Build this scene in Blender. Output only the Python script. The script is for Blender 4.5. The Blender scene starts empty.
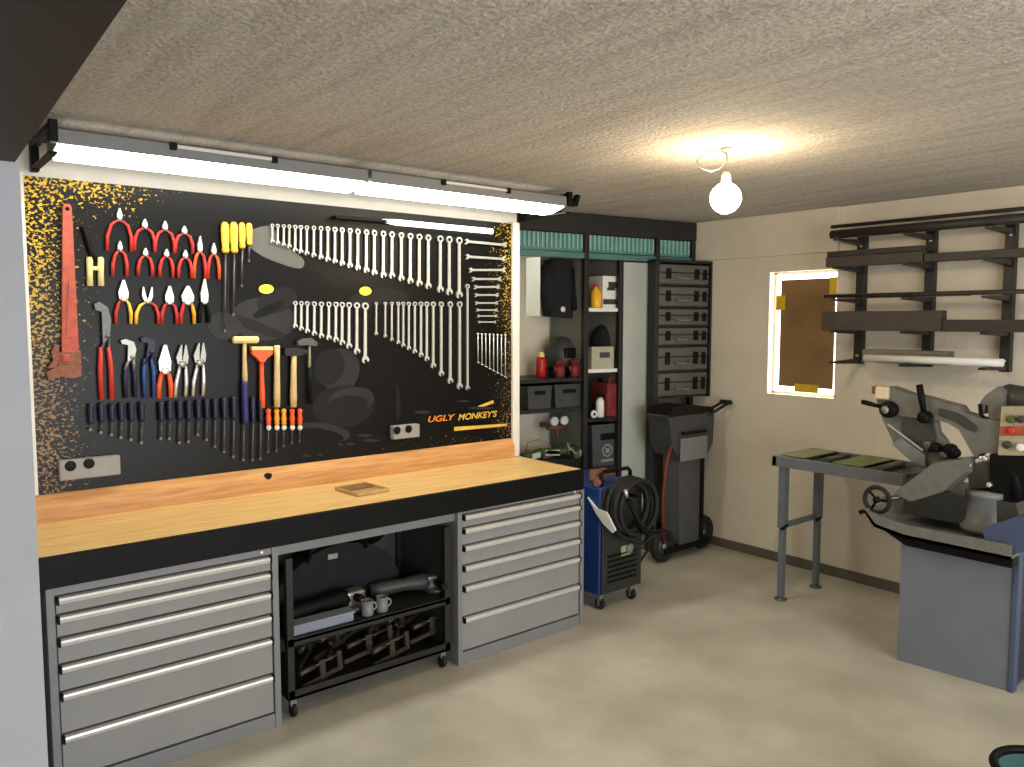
import bpy, bmesh, math, random
from mathutils import Vector, Matrix
random.seed(7)
SC = bpy.context.scene
COL = SC.collection
PI = math.pi

# ------------------------------------------------------------------ camera model (photo measurements -> points on real planes)
FPX, CAMZ = 793.0, 1.67
YAW = math.radians(50.7315); PIT = math.radians(4.5423)
_F = Vector((math.cos(YAW)*math.cos(PIT), math.sin(YAW)*math.cos(PIT), -math.sin(PIT)))
_R = Vector((math.sin(YAW), -math.cos(YAW), 0)); _U = _R.cross(_F)
def on(px, py, ax, v):
    """where the measured line of sight meets a plane x/y/z = v of the room"""
    d = _F + _R*((px-512)/FPX) + _U*((383.5-py)/FPX)
    o = Vector((0, 0, CAMZ)); t = (v-o[ax])/d[ax]
    return o + d*t

# ------------------------------------------------------------------ materials
MATS = {}
def mat(name, col, rough=.5, metal=0., var=0., scale=8., bump=0., bscale=60., spec=.5, emit=None, estr=0., col2=None, stretch=None, alpha=1., trans=0.):
    if name in MATS: return MATS[name]
    m = bpy.data.materials.new(name); m.use_nodes = True
    nt = m.node_tree; b = nt.nodes['Principled BSDF']
    b.inputs['Base Color'].default_value = (*col, 1); b.inputs['Roughness'].default_value = rough
    b.inputs['Metallic'].default_value = metal; b.inputs['Specular IOR Level'].default_value = spec
    if trans: b.inputs['Transmission Weight'].default_value = trans
    if alpha < 1: b.inputs['Alpha'].default_value = alpha
    tc = nt.nodes.new('ShaderNodeTexCoord'); mp = nt.nodes.new('ShaderNodeMapping')
    nt.links.new(tc.outputs['Object'], mp.inputs['Vector'])
    if stretch: mp.inputs['Scale'].default_value = stretch
    if var > 0 or col2:
        n = nt.nodes.new('ShaderNodeTexNoise'); n.inputs['Scale'].default_value = scale; n.inputs['Detail'].default_value = 5
        nt.links.new(mp.outputs[0], n.inputs['Vector'])
        r = nt.nodes.new('ShaderNodeValToRGB')
        c2 = col2 or tuple(min(1, c*(1+var)) for c in col); c1 = col if col2 else tuple(c*(1-var) for c in col)
        r.color_ramp.elements[0].position = .32; r.color_ramp.elements[1].position = .68
        r.color_ramp.elements[0].color = (*c1, 1); r.color_ramp.elements[1].color = (*c2, 1)
        nt.links.new(n.outputs['Fac'], r.inputs['Fac']); nt.links.new(r.outputs[0], b.inputs['Base Color'])
    if bump > 0:
        n2 = nt.nodes.new('ShaderNodeTexNoise'); n2.inputs['Scale'].default_value = bscale; n2.inputs['Detail'].default_value = 4
        nt.links.new(mp.outputs[0], n2.inputs['Vector'])
        bp = nt.nodes.new('ShaderNodeBump'); bp.inputs['Strength'].default_value = bump; bp.inputs['Distance'].default_value = .02
        nt.links.new(n2.outputs['Fac'], bp.inputs['Height']); nt.links.new(bp.outputs[0], b.inputs['Normal'])
    if emit:
        b.inputs['Emission Color'].default_value = (*emit, 1); b.inputs['Emission Strength'].default_value = estr
    MATS[name] = m
    return m
def srgb(r, g, b):
    f = lambda c: (c/255/12.92) if c/255 <= .04045 else ((c/255+.055)/1.055)**2.4
    return (f(r), f(g), f(b))

plaster = mat('white_plaster', srgb(222, 212, 192), .85, var=.05, scale=3, bump=.25, bscale=35)
plaster_pier = mat('pale_grey_plaster', srgb(178, 182, 192), .85, var=.03, scale=4, bump=.1, bscale=50)
concrete = mat('floor_concrete', srgb(174, 171, 154), .5, col2=srgb(202, 198, 182), scale=2.6, bump=.08, bscale=40)
skirt = mat('skirting_grey', srgb(96, 88, 76), .6, var=.1)
dark_paint = mat('dark_beam_paint', srgb(28, 25, 19), .6, var=.2, scale=5)
black = mat('black_plastic', srgb(14, 14, 14), .5, var=.15, scale=20, spec=.15)
black_steel = mat('black_steel', srgb(34, 33, 31), .45, metal=.2, var=.2, scale=15)
rubber = mat('black_rubber', srgb(18, 18, 18), .7, var=.1, scale=30)
dark_grey = mat('dark_grey_plastic', srgb(58, 60, 60), .5, var=.12, scale=15)
mid_grey = mat('mid_grey_paint', srgb(120, 122, 122), .45, var=.06, scale=10)
cab_grey = mat('cabinet_grey', srgb(126, 127, 130), .42, var=.04, scale=6)
drawer_grey = mat('drawer_grey', srgb(140, 140, 139), .42, var=.04, scale=6)
alu = mat('brushed_aluminium', srgb(214, 212, 208), .35, metal=.35, var=.05, scale=40)
chrome = mat('chrome_steel', srgb(228, 228, 222), .3, metal=.72, var=.08, scale=50)
steel = mat('tool_steel', srgb(150, 148, 142), .35, metal=.7, var=.12, scale=40)
dull_steel = mat('dull_steel', srgb(96, 96, 94), .4, metal=.6, var=.15, scale=40)
red = mat('red_grip', srgb(200, 52, 44), .45, var=.12, scale=40)
orange = mat('orange_grip', srgb(236, 92, 40), .45, var=.1, scale=40)
amber = mat('amber_grip', srgb(240, 160, 40), .35, var=.1, scale=40)
yellow = mat('yellow_grip', srgb(248, 205, 70), .4, var=.08, scale=40)
cream = mat('cream_grip', srgb(240, 222, 150), .45, var=.08, scale=40)
blue = mat('blue_grip', srgb(40, 74, 140), .45, var=.12, scale=40)
navy = mat('navy_grip', srgb(26, 28, 58), .45, var=.15, scale=40)
rust = mat('rusty_red_iron', srgb(188, 88, 66), .6, var=.2, scale=30, bump=.2, bscale=80)
rust_dark = mat('rusty_brown_iron', srgb(140, 84, 58), .6, var=.25, scale=40, bump=.2, bscale=80)
wood_handle = mat('ash_handle', srgb(214, 186, 130), .5, var=.12, scale=20, stretch=(6, 6, 1))
wood_top = mat('bench_wood', srgb(222, 176, 104), .42, col2=srgb(242, 208, 142), scale=5, stretch=(1, 12, 12))
wood_up = mat('upstand_wood', srgb(192, 134, 80), .42, col2=srgb(220, 168, 106), scale=5, stretch=(1, 12, 12))
white_paint = mat('white_paint', srgb(236, 232, 220), .5, var=.03, scale=8)
white_plastic = mat('white_plastic', srgb(235, 234, 228), .45, var=.04, scale=20)
outlet_grey = mat('outlet_grey', srgb(150, 148, 142), .5, var=.06, scale=30)
green = mat('tool_green', srgb(70, 92, 52), .5, var=.2, scale=30)
pale_green = mat('pale_green', srgb(150, 160, 120), .5, var=.2, scale=30)
saw_grey = mat('saw_hammered_grey', srgb(112, 112, 106), .45, metal=.1, var=.12, scale=25)
saw_dark = mat('saw_dark_grey', srgb(62, 62, 56), .45, metal=.1, var=.15, scale=25)
saw_base = mat('saw_base_grey', srgb(106, 111, 118), .45, var=.05, scale=5)
saw_blue = mat('saw_base_blue', srgb(70, 82, 112), .45, var=.08, scale=8)
table_grey = mat('table_grey_paint', srgb(98, 106, 108), .5, var=.08, scale=15)
card = mat('brown_cardboard', srgb(138, 106, 66), .8, var=.12, scale=5)
tape_y = mat('yellow_tape', srgb(214, 178, 40), .5, var=.1, scale=20)
jacket_m = mat('black_cloth', srgb(24, 25, 27), .9, var=.25, scale=12, bump=.5, bscale=14)
maroon = mat('maroon_cloth', srgb(120, 34, 34), .7, var=.25, scale=18)
teal = mat('teal_sheet', srgb(84, 140, 134), .4, var=.15, scale=12)
teal_light = mat('teal_rib', srgb(150, 186, 176), .4, var=.1, scale=12)
locker_grey = mat('locker_light_grey', srgb(176, 182, 172), .5, var=.05, scale=4)
locker_back = mat('locker_back_grey', srgb(120, 124, 114), .7, var=.08, scale=5)
case_m = mat('tool_case_grey', srgb(84, 84, 76), .5, var=.1, scale=20)
weld_blue = mat('welder_blue', srgb(28, 60, 122), .4, var=.08, scale=8)
brown_leather = mat('brown_leather', srgb(112, 72, 52), .7, var=.2, scale=20)
teal_plastic = mat('teal_plastic', srgb(70, 110, 108), .45, var=.1, scale=10)
bluegrey = mat('pale_blue_grey', srgb(132, 140, 154), .5, var=.08, scale=10)
iron = mat('clamp_iron', srgb(72, 64, 54), .5, metal=.4, var=.25, scale=30)
panel_beige = mat('panel_beige', srgb(170, 160, 132), .5, var=.05, scale=20)
diffuser = mat('tube_diffuser', (1, 1, 1), .4, var=.01, emit=(1., .96, .85), estr=15)
ledbar = mat('led_bar_glow', (1, 1, 1), .4, var=.01, emit=(1., .98, .92), estr=3.2)
bulb_glow = mat('bulb_glow', (1, 1, 1), .4, var=.01, emit=(1., .78, .5), estr=140)
pane_m = mat('frosted_pane', (.9, .9, .9), .6, var=.02, emit=(1., .97, .9), estr=7)

# ceiling: rough grey-brown plaster with board joints
def ceiling_mat():
    m = bpy.data.materials.new('rough_ceiling'); m.use_nodes = True; nt = m.node_tree; b = nt.nodes['Principled BSDF']
    b.inputs['Roughness'].default_value = .9; b.inputs['Specular IOR Level'].default_value = .2
    tc = nt.nodes.new('ShaderNodeTexCoord')
    n = nt.nodes.new('ShaderNodeTexNoise'); n.inputs['Scale'].default_value = 62; n.inputs['Detail'].default_value = 5; n.inputs['Roughness'].default_value = .6
    mp = nt.nodes.new('ShaderNodeMapping'); mp.inputs['Scale'].default_value = (1, .8, 1)
    nt.links.new(tc.outputs['Object'], mp.inputs['Vector']); nt.links.new(mp.outputs[0], n.inputs['Vector'])
    w = nt.nodes.new('ShaderNodeTexNoise'); w.inputs['Scale'].default_value = 3.5; w.inputs['Detail'].default_value = 4
    mp2 = nt.nodes.new('ShaderNodeMapping'); mp2.inputs['Scale'].default_value = (5, .35, 1); mp2.inputs['Rotation'].default_value = (0, 0, 0)
    nt.links.new(tc.outputs['Object'], mp2.inputs['Vector']); nt.links.new(mp2.outputs[0], w.inputs['Vector'])
    r = nt.nodes.new('ShaderNodeValToRGB'); r.color_ramp.elements[0].position = .35; r.color_ramp.elements[1].position = .62
    r.color_ramp.elements[0].color = (*srgb(178, 172, 162), 1); r.color_ramp.elements[1].color = (*srgb(207, 200, 190), 1)
    nt.links.new(n.outputs['Fac'], r.inputs['Fac'])
    mx = nt.nodes.new('ShaderNodeMix'); mx.data_type = 'RGBA'; mx.blend_type = 'MULTIPLY'; mx.inputs['Factor'].default_value = .35
    r2 = nt.nodes.new('ShaderNodeValToRGB'); r2.color_ramp.elements[0].position = .35; r2.color_ramp.elements[0].color = (.55, .53, .5, 1); r2.color_ramp.elements[1].position = .6
    nt.links.new(w.outputs['Fac'], r2.inputs['Fac'])
    nt.links.new(r.outputs[0], mx.inputs['A']); nt.links.new(r2.outputs[0], mx.inputs['B'])
    nt.links.new(mx.outputs['Result'], b.inputs['Base Color'])
    bp = nt.nodes.new('ShaderNodeBump'); bp.inputs['Strength'].default_value = .9; bp.inputs['Distance'].default_value = .016
    nt.links.new(n.outputs['Fac'], bp.inputs['Height']); nt.links.new(bp.outputs[0], b.inputs['Normal'])
    return m
ceil_m = ceiling_mat()

# tool board: glossy black with gold speckle towards the left, upper-left and right-hand edges
def board_mat():
    m = bpy.data.materials.new('speckled_black_board'); m.use_nodes = True; nt = m.node_tree; b = nt.nodes['Principled BSDF']
    L = nt.links.new
    b.inputs['Roughness'].default_value = .34; b.inputs['Specular IOR Level'].default_value = .22
    tc = nt.nodes.new('ShaderNodeTexCoord'); sep = nt.nodes.new('ShaderNodeSeparateXYZ'); L(tc.outputs['Object'], sep.inputs[0])
    def mth(op, a, c=None, clamp=False):
        n = nt.nodes.new('ShaderNodeMath'); n.operation = op; n.use_clamp = clamp
        for i, v in enumerate((a, c)):
            if v is None: continue
            if isinstance(v, (int, float)): n.inputs[i].default_value = v
            else: L(v, n.inputs[i])
        return n.outputs[0]
    def ramp(v, a, c):   # 0 at a -> 1 at c
        n = nt.nodes.new('ShaderNodeMapRange'); n.inputs['From Min'].default_value = a; n.inputs['From Max'].default_value = c; L(v, n.inputs['Value']); return n.outputs[0]
    X, Z = sep.outputs['X'], sep.outputs['Z']
    left = ramp(X, .86, .56)
    top = mth('MULTIPLY', ramp(Z, 1.98, 2.2), ramp(X, 1.25, .8))
    right = mth('MULTIPLY', ramp(X, 2.62, 2.9), .8)
    low = mth('MULTIPLY', mth('MULTIPLY', ramp(Z, 1.16, 1.0), .55), ramp(X, 1.2, 2.4))
    dens = mth('MAXIMUM', mth('MAXIMUM', left, top), mth('MAXIMUM', right, low))
    n = nt.nodes.new('ShaderNodeTexNoise'); n.inputs['Scale'].default_value = 72; n.inputs['Detail'].default_value = 3; n.inputs['Distortion'].default_value = .6
    mp = nt.nodes.new('ShaderNodeMapping'); mp.inputs['Scale'].default_value = (1, 1, 1.25); mp.inputs['Rotation'].default_value = (0, .5, 0)
    L(tc.outputs['Object'], mp.inputs['Vector']); L(mp.outputs[0], n.inputs['Vector'])
    thr = mth('SUBTRACT', .80, mth('MULTIPLY', dens, .29))
    fac = mth('MULTIPLY', mth('SUBTRACT', n.outputs['Fac'], thr), 30, True)
    fac = mth('MULTIPLY', fac, mth('GREATER_THAN', dens, .02))
    gr = nt.nodes.new('ShaderNodeMix'); gr.data_type = 'RGBA'
    gr.inputs['A'].default_value = (*srgb(150, 118, 78), 1); gr.inputs['B'].default_value = (*srgb(232, 190, 50), 1)
    L(ramp(Z, 1.35, 2.0), gr.inputs['Factor'])
    mx = nt.nodes.new('ShaderNodeMix'); mx.data_type = 'RGBA'; mx.inputs['A'].default_value = (*srgb(9, 9, 8), 1)
    L(gr.outputs['Result'], mx.inputs['B']); L(fac, mx.inputs['Factor']); L(mx.outputs['Result'], b.inputs['Base Color'])
    return m
board_m = board_mat()
art_dark = mat('print_charcoal', srgb(28, 28, 27), .4, var=.08, scale=6, spec=.2)
art_mid = mat('print_grey', srgb(46, 46, 44), .4, var=.08, scale=6, spec=.2)
art_lite = mat('print_light_grey', srgb(98, 98, 92), .4, var=.1, scale=6, spec=.2)
art_black = mat('print_black', srgb(5, 5, 5), .4, var=.1, scale=6, spec=.2)
art_eye = mat('print_yellow', srgb(240, 225, 60), .4, var=.06, scale=20, emit=(1, .9, .15), estr=.12)
art_text_o = mat('print_orange', srgb(236, 140, 50), .4, var=.1, scale=30)
art_text_y = mat('print_gold', srgb(226, 186, 70), .4, var=.1, scale=30)

# ------------------------------------------------------------------ mesh builder
class MB:
    def __init__(s): s.v = []; s.f = []; s.m = []; s.mi = 0; s.sm = []
    def mat(s, i): s.mi = i; return s
    def add(s, vs, fs, smooth=False):
        k = len(s.v); s.v += [Vector(v) for v in vs]
        for f in fs: s.f.append([i+k for i in f]); s.m.append(s.mi); s.sm.append(smooth)
        return s
    def box(s, a, b, bev=0., M=None):
        x0, x1 = sorted((a[0], b[0])); y0, y1 = sorted((a[1], b[1])); z0, z1 = sorted((a[2], b[2]))
        e = min(bev, (x1-x0)*.45, (y1-y0)*.45, (z1-z0)*.45)
        if e <= 0:
            vs = [(x0,y0,z0),(x1,y0,z0),(x1,y1,z0),(x0,y1,z0),(x0,y0,z1),(x1,y0,z1),(x1,y1,z1),(x0,y1,z1)]
            fs = [(0,3,2,1),(4,5,6,7),(0,1,5,4),(1,2,6,5),(2,3,7,6),(3,0,4,7)]
        else:
            bm = bmesh.new(); r = bmesh.ops.create_cube(bm, size=1)
            for v in bm.verts: v.co = Vector(((x0+x1)/2+v.co.x*(x1-x0), (y0+y1)/2+v.co.y*(y1-y0), (z0+z1)/2+v.co.z*(z1-z0)))
            bmesh.ops.bevel(bm, geom=bm.edges[:], offset=e, segments=2, affect='EDGES', profile=.5)
            bm.verts.index_update(); vs = [v.co.copy() for v in bm.verts]; fs = [[v.index for v in f.verts] for f in bm.faces]; bm.free()
        if M: vs = [M @ Vector(v) for v in vs]
        return s.add(vs, fs)
    def tube(s, pts, r, n=8, cap=True, flat=1., up=None):
        """round tube along a path; r a number or one per point; flat squashes it along the first normal"""
        P = [Vector(p) for p in pts]; R = r if isinstance(r, (list, tuple)) else [r]*len(P)
        vs = []; fs = []; prev = None
        for i, p in enumerate(P):
            t = (P[min(i+1, len(P)-1)]-P[max(i-1, 0)]).normalized()
            if prev is None:
                a = Vector(up) if up else (Vector((0,0,1)) if abs(t.z) < .9 else Vector((0,1,0)))
            else: a = prev
            nrm = (a - t*a.dot(t))
            if nrm.length < 1e-6: nrm = t.orthogonal()
            nrm.normalize(); prev = nrm; bn = t.cross(nrm)
            for k in range(n):
                c = 2*PI*k/n; vs.append(p + nrm*(math.cos(c)*R[i]*flat) + bn*(math.sin(c)*R[i]))
        for i in range(len(P)-1):
            for k in range(n): fs.append((i*n+k, i*n+(k+1)%n, (i+1)*n+(k+1)%n, (i+1)*n+k))
        s.add(vs, fs, True)
        if cap:
            k0 = len(s.v)-len(vs)
            s.f.append([k0+k for k in range(n)][::-1]); s.m.append(s.mi); s.sm.append(False)
            s.f.append([k0+(len(P)-1)*n+k for k in range(n)]); s.m.append(s.mi); s.sm.append(False)
        return s
    def lathe(s, prof, c=(0,0,0), n=14, M=None, cap=True):
        """profile of (radius, height) spun round a vertical axis through c, or carried by matrix M"""
        vs = []; fs = []
        for r, h in prof:
            for k in range(n):
                a = 2*PI*k/n; vs.append(Vector((r*math.cos(a), r*math.sin(a), h)))
        M2 = Matrix.Translation(Vector(c)) @ (M or Matrix())
        vs = [M2 @ v for v in vs]
        for i in range(len(prof)-1):
            for k in range(n): fs.append((i*n+k, i*n+(k+1)%n, (i+1)*n+(k+1)%n, (i+1)*n+k))
        if cap:
            fs.append(list(range(n))[::-1]); fs.append([(len(prof)-1)*n+k for k in range(n)])
        return s.add(vs, fs, True)
    def prism(s, pts, plane, d0, d1):
        """polygon extruded: plane 'xz' (along y), 'yz' (along x), 'xy' (along z)"""
        f = {'xz': lambda a, b, d: (a, d, b), 'yz': lambda a, b, d: (d, a, b), 'xy': lambda a, b, d: (a, b, d)}[plane]
        n = len(pts); vs = [f(a, b, d0) for a, b in pts] + [f(a, b, d1) for a, b in pts]
        return s.add(vs, [list(range(n))[::-1], list(range(n, 2*n))] + [(i, (i+1)%n, n+(i+1)%n, n+i) for i in range(n)])
    def ring(s, c, R, r, ax='y', n=24, k=8, sq=1.):
        vs = []; fs = []
        for i in range(n):
            a = 2*PI*i/n
            for j in range(k):
                b = 2*PI*j/k; rr = R + r*math.cos(b); h = r*math.sin(b)*sq
                u, v = rr*math.cos(a), rr*math.sin(a)
                p = {'y': (u, h, v), 'x': (h, u, v), 'z': (u, v, h)}[ax]
                vs.append(Vector(c)+Vector(p))
        for i in range(n):
            for j in range(k): fs.append((i*k+j, ((i+1)%n)*k+j, ((i+1)%n)*k+(j+1)%k, i*k+(j+1)%k))
        return s.add(vs, fs, True)
    def ball(s, c, r, n=16, sx=1, sy=1, sz=1):
        prof = [(max(1e-4, r*math.sin(PI*i/10)), -r*math.cos(PI*i/10)) for i in range(11)]
        return s.lathe(prof, c, n, Matrix.Diagonal((sx, sy, sz, 1)))
    def build(s, name, mats, parent=None, inv=None, base=False):
        me = bpy.data.meshes.new(name)
        V = s.v; off = Vector((0, 0, 0))
        if inv is not None: V = [inv @ v for v in V]
        if base:
            xs = [v.x for v in V]; ys = [v.y for v in V]; zs = [v.z for v in V]
            off = Vector(((min(xs)+max(xs))/2, (min(ys)+max(ys))/2, min(zs))); V = [v-off for v in V]
        me.from_pydata([tuple(v) for v in V], [], s.f)
        for m_ in (mats if isinstance(mats, (list, tuple)) else [mats]): me.materials.append(m_)
        for p, i, sm in zip(me.polygons, s.m, s.sm): p.material_index = i; p.use_smooth = sm
        bm = bmesh.new(); bm.from_mesh(me); bmesh.ops.recalc_face_normals(bm, faces=bm.faces[:]); bm.to_mesh(me); bm.free()
        o = bpy.data.objects.new(name, me); COL.objects.link(o); o.location = off
        if parent: o.parent = parent
        return o

def tag(o, label, cat, group=None):
    if not 4 <= len(label.split()) <= 16: print('LABELLEN', label)
    o['label'] = label; o['category'] = cat
    if group: o['group'] = group
    return o
class Thing:
    """an Empty at the thing's base; parts are given in room coordinates unless local=True"""
    def __init__(s, name, label, cat, loc=(0,0,0), rz=0., group=None):
        s.o = bpy.data.objects.new(name, None); COL.objects.link(s.o); s.o.empty_display_size = .05
        s.o.location = loc; s.o.rotation_euler = (0, 0, rz); tag(s.o, label, cat, group)
        s.M = Matrix.Translation(Vector(loc)) @ Matrix.Rotation(rz, 4, 'Z'); s.inv = s.M.inverted()
    def part(s, name, mb, mats, parent=None, local=False, label=None):
        o = mb.build(name, mats, parent or s.o, None if local else s.inv)
        if label: o['label'] = label
        return o
def one(name, mb, mats, label, cat, group=None):
    return tag(mb.build(name, mats, base=True), label, cat, group)
def struct(name, mb, mats):
    o = mb.build(name, mats); o['kind'] = 'structure'; return o
ORD = 'first second third fourth fifth sixth seventh eighth ninth tenth eleventh twelfth thirteenth fourteenth fifteenth sixteenth seventeenth eighteenth nineteenth twentieth twenty-first twenty-second twenty-third twenty-fourth twenty-fifth'.split()

# ------------------------------------------------------------------ the setting
H = 2.39; XW = 4.85; YB = 3.62
x0, x1, y0, y1 = -2.2, XW, -2.6, 4.45
struct('floor', MB().box((x0-.2, y0-.2, -.1), (x1+.25, y1+.2, 0)), concrete)
struct('ceiling', MB().box((x0-.2, y0-.2, H), (x1+.25, y1+.2, H+.1)), ceil_m)
struct('wall_back', MB().box((x0, YB, 0), (2.995, YB+.12, H)), white_paint)
struct('wall_recess', MB().box((2.995, 4.3, 0), (x1, 4.45, H)).box((2.9, YB+.12, 0), (2.995, 4.45, H)), plaster)
wy0, wy1, wz0, wz1 = 2.64, 3.13, 1.165, 2.0
struct('wall_right', MB().box((x1, y0, 0), (x1+.2, wy0, H)).box((x1, wy1, 0), (x1+.2, y1, H)).box((x1, wy0, 0), (x1+.2, wy1, wz0)).box((x1, wy0, wz1), (x1+.2, wy1, H)), plaster)
struct('wall_left', MB().box((x0-.15, y0, 0), (x0, y1, H)), plaster)
struct('wall_front', MB().box((x0, y0-.15, 0), (x1, y0, H)), plaster)
struct('wall_pier', MB().box((-.6, 2.8, 0), (.388, 3.62, 2.14)), plaster_pier)
struct('ceiling_beam', MB().prism([(-.8, y0), (.194, y0), (.405, 3.62), (-.8, 3.62)], 'xy', 2.14, H), dark_paint)
struct('trim_1', MB().box((4.815, 2.63, 2.108), (x1, 4.3, H), .004), plaster)                      # shallow bulkhead above the window
struct('trim_2', MB().box((2.935, 3.578, .867), (2.985, YB, 2.235), .004), white_paint)            # white edge post right of the tool board
struct('trim_3', MB().box((.492, 3.585, .98), (.508, YB, 2.24)), white_paint)
struct('baseboard_right', MB().box((x1-.012, 1.0, 0), (x1, 4.3, .065)), skirt)
# window with frame and pane
wo = struct('window_1', MB(), white_paint)
fr = MB()
for a, b in [((wy0, wz0), (wy0+.018, wz1)), ((wy1-.018, wz0), (wy1, wz1)), ((wy0, wz0), (wy1, wz0+.018)), ((wy0, wz1-.018), (wy1, wz1))]:
    fr.box((x1+.06, a[0], a[1]), (x1+.11, b[0], b[1]), .003)
fr.build('window_frame', white_paint, wo)
MB().box((x1+.085, wy0+.015, wz0+.015), (x1+.09, wy1-.015, wz1-.015)).build('window_pane', pane_m, wo)

cb = Thing('cardboard_sheet', 'brown cardboard sheet taped over the small window', 'cardboard', (x1+.03, 2.86, 1.215))
cb.part('sheet', MB().box((x1+.02, 2.662, 1.222), (x1+.028, 3.055, 1.945)), card)
for a, b in [((3.02, 1.74), (3.085, 1.84)), ((2.65, 1.83), (2.70, 1.95)), ((2.76, 1.19), (2.93, 1.245))]:
    cb.part('tape_strip', MB().box((x1+.014, a[0], a[1]), (x1+.02, b[0], b[1])), tape_y, label='yellow tape')

# ------------------------------------------------------------------ tool board
tb = Thing('tool_board', 'large black tool wall panel with gold speckles and a printed ape face above the workbench', 'tool board', (1.72, 3.61, .98))
tb.part('panel', MB().box((.51, 3.596, .978), (2.935, YB-.0005, 2.228)), board_m, local=False)
tb.o.children[0]['label'] = 'black panel speckled with gold'
# speckles must follow room coordinates: shift the texture by the object's own offset
pm = board_m.node_tree
for n_ in list(pm.nodes):
    if n_.type == 'TEX_COORD':
        ad = pm.nodes.new('ShaderNodeVectorMath'); ad.operation = 'ADD'; ad.inputs[1].default_value = (1.72, 3.61, .98)
        for l in list(n_.outputs['Object'].links):
            t = l.to_socket; pm.links.remove(l); pm.links.new(ad.outputs[0], t)
        pm.links.new(n_.outputs['Object'], ad.inputs[0])
YF = 3.594
def B(px, py, y=YF):
    p = on(px, py, 1, y); return p.x, p.z
def Zm(cx, cy): return B(190+cx/2.926, 220+cy/2.926)
art = MB(); lay = [0]
def patch(pts, mi, smooth=True):
    lay[0] += 1; y = YF+.0015-.00012*lay[0]
    Q = [Zm(*p) for p in pts]
    if smooth:      # closed Catmull-Rom
        n = len(Q); out = []
        for i in range(n):
            p0, p1, p2, p3 = [Vector(Q[(i+k-1) % n]) for k in range(4)]
            for t in (0, .25, .5, .75):
                out.append(.5*((2*p1)+(p2-p0)*t+(2*p0-5*p1+4*p2-p3)*t*t+(3*p1-p0-3*p2+p3)*t**3))
        Q = [(q.x, q.y) for q in out]
    art.mat(mi).add([(x, y, z) for x, z in Q], [list(range(len(Q)))])
def ell(cx, cy, rx, ry, mi, rot=0):
    c, s = math.cos(rot), math.sin(rot)
    patch([(cx+rx*math.cos(a)*c-ry*math.sin(a)*s, cy+rx*math.cos(a)*s+ry*math.sin(a)*c) for a in [2*PI*i/20 for i in range(20)]], mi, False)
# printed ape: 0 charcoal, 1 grey, 2 light grey, 3 black, 4 yellow
patch([(150, 60), (240, 30), (330, 110), (420, 190), (520, 210), (580, 250), (560, 330), (520, 430), (480, 560), (380, 640), (330, 560), (360, 430), (300, 350), (200, 340), (140, 300), (120, 180)], 3)
patch([(180, 30), (240, 18), (262, 60), (330, 112), (322, 142), (250, 122), (200, 98), (170, 70)], 2)
ell(215, 290, 95, 62, 1, .1); ell(255, 235, 60, 36, 0, -.3); ell(230, 262, 50, 14, 3, -.45); ell(215, 322, 70, 14, 0, .3); ell(180, 300, 60, 10, 0, .35)
ell(440, 440, 56, 66, 1, .3); ell(408, 430, 44, 54, 0, .3); ell(450, 545, 92, 62, 0, -.1); ell(470, 530, 70, 40, 1, -.2); ell(455, 548, 66, 34, 0, -.2)
ell(390, 620, 80, 26, 1, .15); ell(380, 628, 70, 18, 3, .15); ell(100, 310, 50, 40, 1, .3); ell(580, 225, 60, 26, 0, .1)
ell(500, 240, 34, 22, 0, .3)
patch([(596, 480), (612, 500), (616, 560), (604, 590), (600, 550), (604, 510)], 0)
ell(223, 200, 28, 19, 3); ell(223, 202, 22, 14, 4); ell(513, 206, 24, 18, 3); ell(513, 208, 18, 13, 4)
for cx, cy, rx, ry in [(510, 630, 22, 4), (470, 655, 14, 4), (530, 645, 26, 4), (440, 657, 8, 4), (680, 562, 24, 5), (340, 690, 14, 4), (380, 686, 10, 4), (800, 530, 20, 3), (850, 550, 40, 4)]:
    ell(cx, cy, rx, ry, 1)
tb.part('printed_ape_face', art, [art_dark, art_mid, art_lite, art_black, art_eye], label='grey ape face with yellow eyes printed on the panel')
def text(body, px, py, px2, hz, m, yy, name, shear=.25):
    cu = bpy.data.curves.new('lettering', 'FONT'); cu.body = body; cu.size = 1; cu.shear = shear; cu.extrude = 0; cu.offset = .02
    to = bpy.data.objects.new('lettering', cu); COL.objects.link(to)
    bpy.context.view_layer.update()
    me = bpy.data.meshes.new_from_object(to.evaluated_get(bpy.context.evaluated_depsgraph_get()))
    bpy.data.objects.remove(to)
    xa, za = B(px, py); xb, _ = B(px2, py)
    xs = [v.co.x for v in me.vertices]; w = max(xs)-min(xs); ys = [v.co.y for v in me.vertices]; h = max(ys)-min(ys)
    for v in me.vertices: v.co = tb.inv @ Vector((xa+(v.co.x-min(xs))/w*(xb-xa), yy, za+(v.co.y-min(ys))/h*hz))
    me.materials.clear(); me.materials.append(m)
    o = bpy.data.objects.new(name, me); COL.objects.link(o); o.parent = tb.o; return o
text('UGLY', 428, 422.5, 455, .034, art_text_o, 3.5925, 'printed_word').__setitem__('label', 'orange hand-drawn lettering at the lower right')
text("MONKEY'S", 458, 420.5, 497, .037, art_text_y, 3.5925, 'printed_word').__setitem__('label', 'gold hand-drawn lettering at the lower right')
un = MB()
for (a, b, c, d) in [((454, 427), (507, 423.5), (507, 426), (454, 431)), ((478, 406), (493, 400), (494, 403), (480, 408))]:
    Q = [B(*p) for p in (a, b, c, d)]; un.add([(x, 3.5925, z) for x, z in Q], [(0, 1, 2, 3)])
tb.part('printed_stroke', un, art_text_y, label='gold brush stroke under the lettering')

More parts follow.
